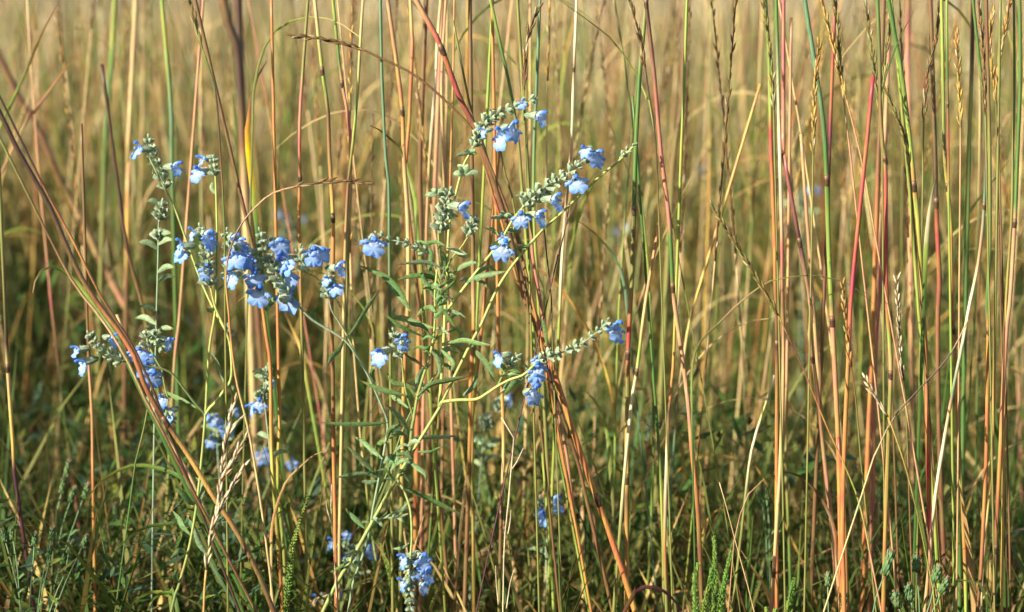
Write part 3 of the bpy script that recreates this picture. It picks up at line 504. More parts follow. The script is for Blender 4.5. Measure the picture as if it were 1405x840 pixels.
# ---- long blades that arch on their own: traced leaf blades of grass rising from the ground
def arc(label, P, w, stops, y=0.0, dy=0.04, taper=0.1, fold=0.25, cat='grass blade'):
    """P from the tip to the lowest visible point, then the blade runs on down to the ground"""
    lower = to_ground([P[-2], P[-1]], y)[:-2]
    vis = [at(p[0], p[1], y + dy * math.sin(3.1 * i / len(P))) for i, p in enumerate(P)][::-1]
    C = spline(np.vstack([lower, vis]), 12 + 6 * len(P)); n = len(C)
    z = [np.linalg.norm(C - at(px, py, y), axis=1).argmin() for px, py in (P[0], P[-1])]
    root = empty("arching_grass", C[0], label, cat, "long arching grass blades")
    t = np.linspace(0, 1, n); t0 = z[1] / n; tv = np.clip((t - t0) / (1 - t0), 0, 1)
    wd = w * sc(y) * np.interp(tv, [0, 0.25, 0.6, 0.9, 1], [0.75, 1, 0.8, 0.35, taper]) * np.interp(t, [0, max(t0, 0.02)], [0.35, 1]); cs = cstops(C, [(0, stops[-1])] + [(t0 + (1 - t0) * q, c) for q, c in zip(np.linspace(0, 1, len(stops)), stops[::-1])])
    mb = MB(); T = np.gradient(C, axis=0); side = np.cross(T, [0, 1.0, 0.25]); ribbon(mb, C, wd, cs, side, fold); mb.build("leaf", M_BLADE, root)
A = arc
A("green blade arching over at the upper left of centre", [(500,57),(485,45),(455,27),(412,25),(375,45),(357,82),(348,130),(346,200)], 4, ['straw','lime','olive','olive'], 0.1)
A("olive grass blade curving down above the orange stalk", [(507,172),(520,178),(535,190),(550,207),(562,240),(570,280),(574,330)], 6, ['dark','olive','lime','lime'], 0.06)
A("bright green blade curving beneath the thick brown stalk on the left", [(45,402),(50,382),(65,365),(87,372),(112,395),(127,420),(155,457),(176,500)], 8.5, ['straw','lime','lime','green','green'], 0.02)
A("green and orange tipped narrow blade in the top left corner", [(80,2),(57,47),(47,70),(37,95),(12,150),(-5,190)], 5, ['orange','brown','lime','lime'], 0.25)
A("pinkish dry blade leaning right in the top left", [(104,77),(88,97),(72,120),(42,160),(25,190)], 5.5, ['orange','pink','pink'], 0.35)
A("yellow and orange autumn leaf with a curled dark tip, upper left", [(366,84),(362,95),(350,112),(343,150),(339,185),(343,230),(350,290)], 8.5, ['dark','dark','orange',(236,190,20),(236,200,40),'lime','green'], 0.16, dy=0.0)
A("thin olive blade slanting down from the top right of centre", [(767,0),(805,27),(840,55),(875,105),(892,150),(902,200)], 3, ['olive','olive','lime','olive'], 0.03)
A("long dark thin blade arching across between the right-hand stalks", [(1202,420),(1171,394),(1146,384),(1113,378),(1075,382),(1050,389),(1012,418),(985,445),(962,467),(951,495),(949,540),(950,600)], 3.2, ['dark','dark','olive','straw','olive','lime','green'], -0.03)
A("dark purple curved blade at the bottom centre right", [(935,838),(926,825),(912,812),(900,806),(885,805),(873,813),(862,830)], 7, ['purple','purple','dark','brown'], -0.02, dy=-0.02, taper=0.6)
A("tan blade arching above the reddish leaf at lower left", [(449,618),(430,625),(416,637),(400,652),(390,666),(377,703),(372,737),(372,780)], 4, ['straw','straw','gold','straw'], 0.0)
A("reddish brown dead leaf slanting behind the left stalks at the bottom", [(475,680),(449,689),(394,718),(350,751),(300,785),(250,814)], 7, ['brown','pink','brown','brown'], 0.25)
A("drooping green blade with yellow tip at lower left", [(122,687),(128,672),(140,660),(175,640),(212,641),(250,657),(268,690)], 7, ['gold','lime','green','green'], 0.03)
A("dark green blade lying low above the bud plant", [(160,755),(172,742),(187,730),(205,722),(225,719),(260,719),(272,740)], 6.5, ['green','green','bluegreen'], 0.0)
A("short green blade curving out at the bottom left of the sage", [(172,837),(185,825),(200,815),(215,812),(232,818),(238,850)], 7, ['green','lime','green'], 0.0)
A("small lime blade curling over beside the left sage foot", [(202,838),(206,828),(212,820),(222,814),(237,814),(244,840)], 7, ['lime','green'], -0.03, taper=0.3)
A("pale dry blade tip sloping right under the golden orange stalk", [(870,577),(885,580),(897,595),(905,640),(912,700)], 4, ['straw','straw','olive'], 0.1)
A("yellow-green blade curving down right of the central sage", [(800,535),(815,548),(828,575),(834,600),(838,650)], 6, ['straw','lime','olive'], 0.14)
A("tan arching blade right of the left flower cluster, blurred", [(384,408),(392,430),(402,452),(412,478),(420,520)], 5.5, ['straw','gold','lime'], 0.2)
A("yellow-green broad blade leaning in the upper right centre", [(822,235),(812,255),(798,285),(790,310),(784,350),(778,420)], 7, ['olive','lime','lime','straw'], 0.25)
A("pale green blade with rolled edge beside the orange noded stalk", [(1285,240),(1280,260),(1275,290),(1271,330),(1269,380)], 7, ['green','cream','lime','green'], 0.01, dy=0.01)
A("thin green blade rising right behind the right edge stalks", [(1385,220),(1365,245),(1345,270),(1325,300),(1318,360)], 4, ['green','olive','green'], 0.2)
A("thin green blade hanging right of the sage tip", [(786,300),(808,313),(830,335),(848,360),(857,395),(862,440)], 4, ['olive','bluegreen','bluegreen'], 0.15)
A("brown withered blade curving over at the lower right", [(1050,658),(1075,648),(1100,655),(1122,678),(1140,710),(1150,760)], 5, ['dark','brown','brown','orange'], 0.05)
A("dark dry blade drooping at the lower right beside the pale buds", [(1322,830),(1318,800),(1305,772),(1293,760),(1284,775),(1280,800)], 4.5, ['brown','brown','dark'], 0.0)
A("olive blade arcing out low between centre and right", [(1000,690),(985,700),(972,712),(965,735),(961,770)], 5.5, ['olive','gold','lime'], 0.1)

# ---- the rest of the stalks near the flowers, one by one: thin out-of-focus companions
KIN = {  # look -> (lower, upper colours)
    'red': ('orange', 'red'), 'orange': ('brown', 'orange'), 'straw': ('olive', 'straw'), 'green': ('olive', 'green'), 'brown': ('brown', 'brown'), 'pink': ('pink', 'rose')}
LAND = [(8, "golden stalk with purple foot"), (60, "green narrow blade tip at top left"), (110, "lowest-left blue flower cluster"), (150, "dark olive blurred stalk"), (176, "tan blurred upright stalk"), (205, "highest left blue flowers"),
        (237, "pale blue-green blurred stem"), (268, "leftmost pair of facing flowers"), (300, "left sage stem"), (332, "dark double seed head"), (348, "yellow autumn leaf"), (385, "big pale left flower cluster"), (412, "pinkish noded stalk"), (455, "golden lime-sheathed stalk"),
        (485, "pale bending tan stalk"), (513, "single flower on the side spike"), (533, "smooth blue-green stalk"), (557, "orange-tan stalk"), (592, "rusty shaded stalk"), (615, "upright sage branch"), (640, "small central side flower"), (675, "thick leaning red-brown stalk"),
        (715, "arching central flower spike"), (750, "dark purple forked twig"), (785, "pale whitish pink stalk"), (820, "upper right sage spike tip"), (872, "thick green noded stalk"), (910, "coral pink capped stalk"), (940, "long blurred brown stalk"), (985, "ragged slanting seed head"),
        (1030, "arched dark thin blade"), (1060, "orange-red stalk"), (1085, "purple-red bent stalk"), (1135, "thick green and salmon stalk"), (1160, "capped salmon stalk"), (1185, "bright red cut stalk"), (1213, "dark green and red stalk"), (1258, "stout orange noded stalk"),
        (1285, "short red-brown stalk"), (1300, "golden olive ringed stalk"), (1332, "dark brown top stalk"), (1355, "dark olive stalk"), (1394, "edge stalk with pink half")]
USED = set()
def companion(px, y, look, zone):
    base = at(px, 420, y); h = random.uniform(0.74, 1.02) if random.random() < 0.4 else random.uniform(1.0, 1.35); lx, ly = random.gauss(0, 0.085), random.gauss(0, 0.06)
    t = np.linspace(0, 1, 12); s = random.gauss(0, 0.025)
    P = np.stack([base[0] + lx * (t - 0.45) + s * np.sin(t * 3.1), y + ly * (t - 0.4), -0.012 + h * t], 1)
    wd = {'red': "red", 'orange': "orange", 'straw': "straw coloured", 'green': "green", 'brown': "brown", 'pink': "pinkish"}[look]
    i3 = int(np.argmin(np.abs(P[:, 2] - at(702, 260, y)[2]))); ix = 702.5 + P[i3][0] / (y + D) * math.cos(0) * 1405 * FOC / 36
    lm = min(LAND, key=lambda q: abs(q[0] - ix)); dist = "nearer" if y < 0.5 else "farther"
    lab = None
    for extra in (("thin", "slim near", "thin sharper", "bending") if y < 0.5 else ("thin", "slim blurred", "thin far-back", "dim far-back", "soft blurred")):
        cand = f"{extra} {wd} grass stalk standing {'left' if ix < lm[0] else 'right'} of the {lm[1]}"
        if cand not in USED: lab = cand; break
    lab = lab or cand
    lab = ' '.join(lab.split()[:16]); USED.add(lab)
    root = empty("grass_stalk", P[0], lab, "grass stalk", f"soft-focus grass stalks standing {zone}")
    lo, hi = KIN[look]; other = random.choice(['green', 'lime', 'olive', 'straw', 'gold'])
    n1, n2 = random.uniform(0.3, 0.5), random.uniform(0.55, 0.8)
    st = [(0, lo), (n1 - 0.01, other), (n1 + 0.02, hi), (n2 - 0.16, hi), (n2 - 0.12, other), (n2, other), (n2 + 0.02, hi), (1, 'straw')]
    r = random.uniform(0.0009, 0.0018); mb = MB(); Pk = P
    if h < 1.05 or random.random() < 0.3:
        culm(root, P[:9], r, r * 0.7, st, (n1,) if n1 < 0.7 else (), 5)
        mb = MB(); raceme(mb, spline(P[8:], 10), 0.0023, random.choice(['gold', 'brown', 'straw']), 0.008); mb.build("seed_head", M_SEED, root)
    else: culm(root, P, r, r * 0.6, st, (n1, n2), 5)
    for k in range(random.choice([1, 1, 2, 2, 3])):
        i = random.randint(3, 8); c = random.choice(['green', 'lime', 'olive', 'straw', 'gold', 'straw'])
        blade(root, P[i], (random.choice([-1, 1]), random.uniform(-0.7, 0.7)), random.uniform(0.12, 0.32), random.uniform(0.0022, 0.005), random.uniform(0.05, 0.9), [(0, c), (0.6, c), (1, 'straw')], rise=random.uniform(0.7, 1))
    STALKS.append(root)
n_comp = 296 - len(STALKS)
for i in range(n_comp):
    y = 0.1 + 1.2 * random.random() ** 0.8; k = (y + D) / D
    u = random.uniform(-90, 1495) if random.random() < 0.6 else random.uniform(430, 1495); px = u
    if u < 420: y = 0.35 + y * 0.8
    if u > 1020: look = random.choices(['red', 'orange', 'straw', 'green', 'brown', 'pink'], [2.5, 3, 4, 5, 2, 1.5])[0]; zone = "at the right behind the red stalks"
    elif u > 420: look = random.choices(['red', 'orange', 'straw', 'green', 'brown', 'pink'], [0.4, 2.6, 5, 6, 3, 0.8])[0]; zone = "behind the central blue sage"
    else: look = random.choices(['orange', 'straw', 'green', 'brown', 'pink'], [1, 4, 6, 2, 0.4])[0]; zone = "behind the left-hand blue flowers"
    companion(px, y, look, zone)

# ------------------------------------------------------------------ blue sage: flowers, calyces, leaves
SG = {'pale': lin((208, 220, 176)), 'grey': lin((146, 168, 134)), 'mid': lin((112, 142, 98)), 'leaf': lin((100, 130, 66)), 'under': lin((156, 176, 138)), 'stem': lin((176, 184, 98)), 'stemd': lin((118, 132, 74)), 'hair': lin((222, 228, 206))}
BL = {'deep': lin((64, 116, 216)), 'sky': lin((100, 160, 246)), 'light': lin((196, 222, 253)), 'white': lin((242, 247, 252))}
def lerp(a, b, t): return a + (b - a) * t
def grid_faces(n, m): return [(i * m + j, i * m + j + 1, (i + 1) * m + j + 1, (i + 1) * m + j) for i in range(n - 1) for j in range(m - 1)]
# one unit = the flower's length (about 30 photo pixels); x forward out of the calyx, z up
def lobe_patch(mb, c, u, v, ru, rv, dome, notch, seed, white, wave=0.05):
    """a rounded, domed petal lobe: c its middle, u across, v towards its rim"""
    c, u, v = (np.asarray(q, float) for q in (c, u, v)); u /= np.linalg.norm(u); v /= np.linalg.norm(v); w = np.cross(u, v); w *= np.sign(w[0] + 1e-6)
    rings, seg = 6, 22; V, C = [c + w * dome], [BL['light']]
    for i in range(1, rings + 1):
        r = i / rings
        for j in range(seg):
            a = j / seg * 2 * math.pi; k = 1 - notch * math.exp(-((a - math.pi / 2) / 0.30) ** 2) + wave * r * math.sin(5 * a + seed)
            V.append(c + u * (ru * r * k * math.cos(a)) + v * (rv * r * k * math.sin(a)) + w * (dome * (1 - r ** 2.2) * 1.0 - 0.05 * r ** 3 + wave * 0.6 * r * r * math.sin(7 * a + seed * 2)))
            t = min(1, max(0, 0.5 + 0.5 * r * math.sin(a))); col = lerp(BL['light'], BL['sky'], 0.25 + 0.75 * t * r)
            if white and math.sin(a) < 0: col = lerp(col, BL['white'], 0.85 * max(0, -math.sin(a)) * r * (1 if abs(math.cos(a)) < 0.75 else 0.4))
            C.append(col)
    F = [(0, 1 + j, 1 + (j + 1) % seg) for j in range(seg)]
    F += [(1 + i * seg + j, 1 + i * seg + (j + 1) % seg, 1 + (i + 1) * seg + (j + 1) % seg, 1 + (i + 1) * seg + j)[::-1] for i in range(rings - 1) for j in range(seg)]
    mb.add(np.array(V), F, np.array(C))
def lower_lip_mesh(seed, size=1.0, droop=0.0, spread=1.0):
    mb = MB(); dn = (0.62 - 0.5 * droop, 0, -0.78); m = 0.36 * size
    lobe_patch(mb, (0.50 + 0.10 * size, 0.02 * math.sin(seed * 3), -0.25 * size), (0, 1, 0.08 * math.sin(seed * 5)), dn, m * 1.22 * spread, m * 1.08, 0.02, 0.42, seed, True, 0.10)
    for q in (-1, 1):
        lobe_patch(mb, (0.47, 0.37 * q * spread, 0.0), (-0.25 * q, 0.6, 0.35 * q), (0.3, q * 0.85, -0.4), 0.12 * size, 0.22 * size, 0.02, 0.0, seed + q, False, 0.09)
    return mb.mesh("lower_lip", M_PETAL)
def upper_lip_mesh(seed, lift=0.18, ln=0.42):
    n, m = 9, 9; V, C = [], []
    for i in range(n):
        s = i / (n - 1); x = 0.36 + ln * s; zc = 0.10 + lift * math.sin(s * 2.3) ; wd = 0.13 * (1 - 0.35 * s) * (1 if s < 0.9 else 0.72)
        for j in range(m):
            a = (j / (m - 1)) * R(250) - R(35)
            V.append((x + 0.04 * math.sin(a) * s, wd * math.cos(a), zc + wd * math.sin(a) * 0.95)); C.append(lerp(BL['light'], lerp(BL['sky'], BL['deep'], 0.55), min(1, s * 1.6)))
    mb = MB(); mb.add(V, grid_faces(n, m), np.array(C)); e = [(n - 1) * m + j for j in range(m)]; mb.f.append(tuple(e)); return mb.mesh("upper_lip", M_PETAL)
def tube_mesh():
    mb = MB(); P = np.array([(-0.02, 0, 0), (0.12, 0, 0.0), (0.26, 0, 0.02), (0.38, 0, 0.05), (0.46, 0, 0.06)])
    tube(mb, P, np.array([0.07, 0.085, 0.11, 0.15, 0.16]), np.array([BL['white'], BL['white'], BL['light'], BL['light'], BL['sky']]), 10, False); return mb.mesh("flower", M_PETAL)
def calyx_mesh(seed, opened):
    r_ = random.Random(seed); n, m = 7, 13; V, C = [], []                       # a ribbed two-lipped bell along x
    for i in range(n):
        s = i / (n - 1)
        prof = np.interp(s, [0, 0.25, 0.6, 0.85, 1], [0.05, 0.15, 0.19, 0.18 if opened else 0.11, 0.20 if opened else 0.03])
        for j in range(m):
            a = j / (m - 1) * 2 * math.pi; rib = 1 + 0.10 * math.cos(a * 6); tooth = (0.10 * max(0, math.cos(a * 1.5)) if opened else 0.03 * math.cos(a * 3)) * (s > 0.95)
            x = -0.42 + 0.62 * s + tooth + (0.06 * s * math.sin(a) if opened else 0)
            V.append((x, prof * rib * math.cos(a) * 0.9, prof * rib * math.sin(a))); c = lerp(SG['mid'], SG['grey'], 0.5 + 0.5 * math.cos(a * 6)); c = lerp(c, SG['pale'], s ** 2 * 0.7)
            C.append(c * r_.uniform(0.85, 1.12))
    mb = MB(); mb.add(V, grid_faces(n, m), np.array(C))
    for k in range(80):                                                          # the short white hairs that make it look felted
        a = r_.uniform(0, 6.28); s = r_.uniform(0.1, 1); pr = np.interp(s, [0, 0.25, 0.6, 0.85, 1], [0.05, 0.15, 0.19, 0.17 if opened else 0.11, 0.19 if opened else 0.03])
        b = np.array([-0.42 + 0.62 * s, pr * math.cos(a) * 0.9, pr * math.sin(a)]); d = np.array([0.05, math.cos(a) * 0.09, math.sin(a) * 0.09]) * r_.uniform(0.5, 1.5); q = np.cross(d, [1, 0.3, 0.2]); q = q / np.linalg.norm(q) * 0.008
        mb.add([b - q, b + q, b + d], [(0, 1, 2)], SG['hair'])
    return mb.mesh("calyx", M_CALYX)
LIPS = [lower_lip_mesh(1), lower_lip_mesh(2, 0.95, 0.5, 0.9), lower_lip_mesh(3, 1.08, 0.2, 1.05), lower_lip_mesh(4, 0.9, 0.9, 1.0), lower_lip_mesh(5, 1.0, -0.4, 0.8), lower_lip_mesh(6, 1.05, 0.3, 0.72)]
UPS = [upper_lip_mesh(1), upper_lip_mesh(2, 0.26, 0.36), upper_lip_mesh(3, 0.10, 0.46)]
TUBE = tube_mesh(); CAL_OPEN = [calyx_mesh(i, True) for i in (1, 2, 3)]; CAL_SHUT = [calyx_mesh(i, False) for i in (5, 6, 7, 8)]

def orient(o, pos, d, size, roll=0.0, parent=None):    # x axis along d, z as near up as it goes
    d = Vector(d).normalized(); up = Vector((0, 0, 1))
    if abs(d.z) > 0.96: up = Vector((0, -1, 0.2))
    y = up.cross(d).normalized(); z = d.cross(y)
    M = Matrix((d, y, z)).transposed().to_4x4() @ Matrix.Rotation(roll, 4, 'X')
    W_ = Matrix.Translation(Vector(pos)) @ M @ Matrix.Scale(size, 4)
    if parent is not None: o.parent = parent; o.matrix_parent_inverse = Matrix.Identity(4); o.matrix_basis = parent.matrix_basis.inverted() @ W_ if parent.parent is None else W_
    else: o.matrix_basis = W_
def child(name, me, parent, loc=(0, 0, 0), rot=(0, 0, 0)):
    o = bpy.data.objects.new(name, me); COL.objects.link(o); o.parent = parent; o.location = loc; o.rotation_euler = rot; return o
FACE = {'R': (0.90, -0.42), 'L': (-0.90, -0.42), 'F': (0.12, -0.99), 'FL': (-0.6, -0.8), 'FR': (0.6, -0.8), 'B': (0.2, 0.95)}
def flower(root, px, py, face, size=30, y=0.0, pitch=None, calyx=True):
    """the photo pixel is the middle of the corolla"""
    fx, fy = FACE[face]; pz = random.uniform(-0.25, 0.1) if pitch is None else pitch; d = np.array([fx + random.uniform(-.15, .15), fy, pz]); d /= np.linalg.norm(d)
    S_ = size * sc(y) * 1.1; pos = at(px, py, y) - d * S_ * 0.45 + np.array([0, 0, 0.14 * S_])
    o = bpy.data.objects.new("flower", TUBE); COL.objects.link(o); orient(o, pos, d, S_, random.uniform(-0.25, 0.25), root)
    child("lower_lip", random.choice(LIPS), o, rot=(0, random.uniform(-0.1, 0.25), 0)); child("upper_lip", random.choice(UPS), o)
    if calyx: child("calyx", random.choice(CAL_OPEN), o, (-0.02, 0, 0.0))
    return o
def bud(root, pos, d, size, shut=True, name="bud"):
    o = bpy.data.objects.new(name, random.choice(CAL_SHUT if shut else CAL_OPEN)); COL.objects.link(o); orient(o, np.asarray(pos) + np.asarray(d) * size * 0.42, d, size, random.uniform(0, 6.28), root); return o
def spike(root, P, y, whorls, size=15, per=5, shut_from=0.5, open_d=0.75, y1=None):
    """whorls of calyces along the pixel path P (base to tip)"""
    y1 = y if y1 is None else y1; n = len(P); C = spline([at(p[0], p[1], lerp(y, y1, i / max(1, n - 1))) for i, p in enumerate(P)], 40); T, N, B = frames(C)
    mb = MB(); tube(mb, C, np.linspace(2.6, 1.4, 40) * sc(y) / 2, SG['grey'], 6); mb.build("spike_stem", M_STEM, root)
    for k in range(whorls):
        s = (k + 0.5) / whorls; i = int(s * 39); sz = size * 1.0 * sc(y) * (1.1 - 0.35 * s); a0 = random.uniform(0, 6.28)
        for j in range(per):
            a = a0 + j * 6.28 / per + random.uniform(-0.25, 0.25); o = N[i] * math.cos(a) + B[i] * math.sin(a); d = T[i] * random.uniform(0.45, 0.9) + o * open_d * random.uniform(0.8, 1.15); d /= np.linalg.norm(d)
            bud(root, C[i] + o * sc(y) * 1.2, d, sz * random.uniform(0.85, 1.15), s > shut_from)
    d = T[-1]; bud(root, C[-1], d, size * sc(y) * 0.6)
def stem(root, P, w0, w1, y=0.0, y1=None, ground=False, cols=('stemd', 'stem'), name="stem", n=None):
    """pixel path from the base up"""
    y1 = y if y1 is None else y1; m = len(P); pts = [at(p[0], p[1], lerp(y, y1, i / (m - 1))) for i, p in enumerate(P)]
    if ground:
        d = pts[1] - pts[0]; d = d / np.linalg.norm(d); z = pts[0][2]; sx = max(-0.6, min(0.6, d[0] / d[2])); b = pts[0]
        pts = [np.array([b[0] - sx * z * 0.6, b[1], -0.01]), np.array([b[0] - sx * z * 0.4, b[1], z * 0.5])] + pts
    C = spline(pts, n or 8 * len(pts)); k = len(C); t = np.linspace(0, 1, k)[:, None]; c = lerp(SG[cols[0]], SG[cols[1]], t) * (1 + 0.08 * np.sin(np.arange(k) * 1.7))[:, None]
    mb = MB(); tube(mb, C, np.linspace(w0, w1, k) * sc(y) / 2, c, 7); mb.build(name, M_STEM, root); return C
def sleaf(root, P, w, y=0.0, dy=-0.01, pale=0.0, label=None, twist=None, kind='leaf'):
    """narrow leaf, pixel path from stalk to tip"""
    m = len(P); C = spline([at(p[0], p[1], y + dy * (i / (m - 1)) ** 1.0) for i, p in enumerate(P)], 14); s = np.linspace(0, 1, 14)
    wd = w * sc(y) * np.interp(s, [0, 0.08, 0.35, 0.65, 0.9, 1], [0.25, 0.5, 1, 0.95, 0.42, 0.03])
    base = lerp(SG['leaf'], SG['under'], pale) * random.uniform(0.85, 1.1); tw = random.uniform(-0.7, 0.7) if twist is None else twist
    T = np.gradient(C, axis=0); sd = np.cross(T, [0, 1.0, 0]); sd /= np.linalg.norm(sd, axis=1)[:, None] + 1e-9; side = sd * math.cos(tw) + np.array([0, 1.0, 0]) * math.sin(tw)
    mb = MB(); c = np.tile(base, (14, 1)); c[-2:] = lin((120, 110, 60)); ribbon(mb, C, wd, c, side, 0.32, 0.05); o = mb.build("leaf", M_LEAF, root)
    if label: o['label'] = label
    return o
def whorl_leaves(root, px, py, y, n, size, pale=0.7):  # little felted bracts round a node
    for k in range(n):
        a = k * 6.28 / n + random.uniform(-0.4, 0.4); L_ = size * random.uniform(0.7, 1.2); ex, ey = math.cos(a) * L_, -abs(math.sin(a)) * L_ * 0.5 + random.uniform(-3, 3)
        sleaf(root, [(px, py), (px + ex * 0.5, py + ey * 0.6 - 2), (px + ex, py + ey)], size * 0.42, y, math.sin(a) * -0.006, pale)

# ---- the central plant
def central_sage():
    r = empty("blue_sage", (at(400, 840, 0)[0] - 0.05, 0.0, 0), "tall branching sky blue sage in the middle, with many flower spikes and narrow leaves", "wildflower", "flowering blue sage plants")
    y = 0.0
    stem(r, [(443,840),(487,760),(520,700),(537,670),(560,630),(603,560),(608,549),(646,472),(661,444),(689,385),(735,326),(775,288),(820,245),(850,220),(872,198)], 8.4, 3.2, y, 0.0, True, ('stemd', 'stem'))
    stem(r, [(478,840),(487,793),(503,747),(513,693),(520,657),(530,603),(532,580),(525,560),(505,515),(490,490),(472,466),(430,440),(412,422),(398,405)], 5, 3, 0.015, -0.02, True, ('stemd', 'grey'), "side_stem")
    stem(r, [(490,490),(477,462),(464,440),(455,425),(452,410)], 3.2, 2.4, 0.0, -0.015, cols=('stem', 'grey'), name="side_stem")
    stem(r, [(562,628),(565,590),(568,574),(573,544),(583,510),(593,475),(597,440),(597,400),(600,370)], 5, 3, 0.0, -0.012, name="side_stem")
    stem(r, [(603,558),(606,520),(609,470),(611,425),(613,395),(614,360),(617,307),(629,252),(637,225),(644,212),(651,197)], 5.4, 3, 0.0, 0.012, cols=('stem', 'stem'), name="side_stem")
    stem(r, [(611,428),(621,416),(649,379),(683,336),(705,300),(722,280)], 4.6, 3, 0.006, -0.01, cols=('stem', 'stem'), name="side_stem")
    stem(r, [(604,552),(628,549),(653,548),(668,540),(683,530),(700,521),(717,515),(730,504),(738,495)], 5, 3, 0.0, -0.025, cols=('stem', 'stem'), name="side_stem")
    stem(r, [(683,530),(690,515),(697,505),(700,497)], 3.2, 2.2, -0.01, -0.015, name="side_stem")
    stem(r, [(568,574),(558,540),(553,510),(552,490)], 3.4, 2.4, 0.0, -0.02, name="side_stem")
    stem(r, [(612,420),(604,390),(590,350),(575,332)], 3.2, 2.2, 0.006, -0.005, name="side_stem")
    stem(r, [(614,365),(622,352),(634,338),(642,325)], 3, 2, 0.006, -0.01, name="side_stem")
    stem(r, [(613,385),(604,345),(602,315),(608,290)], 3, 2.2, 0.0, -0.012, name="side_stem")
    stem(r, [(545,658),(555,675),(563,700),(565,735),(563,765)], 4, 2.6, 0.0, -0.035, name="side_stem")
    stem(r, [(513,693),(535,640),(553,590),(567,560),(590,525),(603,505)], 3, 2, 0.02, 0.02, cols=('stemd', 'stemd'), name="side_stem")
    # spikes
    spike(r, [(648,203),(655,188),(663,172),(680,158),(700,150),(718,141),(733,136)], 0.012, 10, 18, 5, 0.45, 0.7)
    spike(r, [(716,286),(735,266),(755,252),(772,243),(790,230),(806,214)], -0.01, 9, 18, 5, 0.75, 0.8)
    spike(r, [(735,497),(755,488),(770,484),(785,478),(803,468),(820,455),(833,440)], -0.025, 9, 15, 4, 0.6, 0.75)
    spike(r, [(850,217),(862,206),(872,198)], 0.0, 3, 10, 3, 0.2, 0.5)
    spike(r, [(590,348),(570,338),(550,332),(532,328),(518,320)], -0.004, 6, 14, 4, 0.5, 0.7)
    spike(r, [(604,320),(607,295),(612,275),(617,262)], -0.012, 5, 18, 5, 0.9, 0.95)
    spike(r, [(640,325),(646,312),(652,300)], -0.01, 3, 17, 4, 0.6, 0.9)
    spike(r, [(697,505),(703,495),(712,488)], -0.015, 3, 13, 4, 0.4, 0.9)
    spike(r, [(552,495),(546,478),(540,455)], -0.02, 3, 17, 4, 0.5, 0.8)
    spike(r, [(452,412),(450,395),(452,378)], -0.015, 4, 17, 5, 0.8, 0.8)
    spike(r, [(398,405),(385,385),(372,360),(363,340),(357,318)], -0.02, 9, 19, 5, 0.55, 0.8)
    spike(r, [(425,372),(415,360),(410,350),(412,340)], -0.02, 3, 18, 3, 0.5, 0.8)
    spike(r, [(563,765),(562,785),(562,805),(563,828),(563,850)], -0.035, 8, 17, 5, 0.15, 0.8)
    for x, yy, sz in ((637,240,22),(643,212,16),(600,268,18),(690,300,17),(718,272,16),(704,318,15),(690,335,15),(745,268,14),(613,300,16)): whorl_leaves(r, x, yy, 0.0, 6, sz)
    # flowers
    for f in [(686,190,'FL',27),(703,182,'FR',29),(742,163,'R',25),(717,143,'F',13),(663,183,'L',16),
              (819,217,'FR',25),(803,209,'FL',19),(791,253,'F',27),(763,277,'R',24),(741,298,'R',23),(715,301,'F',25),(691,344,'F',29),(690,328,'F',15),
              (636,289,'R',26),(513,337,'F',31),(521,489,'FL',27),(553,468,'FR',24),(684,493,'L',21),(737,508,'F',28),(733,522,'FR',22),(733,543,'FR',27),(845,455,'FR',31),(738,495,'F',18),
              (337,352,'FL',27),(350,382,'F',29),(356,404,'F',29),(341,362,'FL',24),(348,372,'L',22),(383,337,'FR',26),(391,360,'FL',28),(394,380,'F',26),(386,364,'FL',24),(395,416,'B',29),(430,351,'F',29),(440,348,'FR',24),(466,371,'R',24),(460,397,'F',18),(449,386,'FL',16),
              (581,772,'FR',28),(553,768,'L',21),(586,790,'R',24),(553,803,'L',22),(582,806,'R',17),(572,786,'F',18)]:
        flower(r, *f, y=(-0.035 if f[1] > 740 else -0.02))
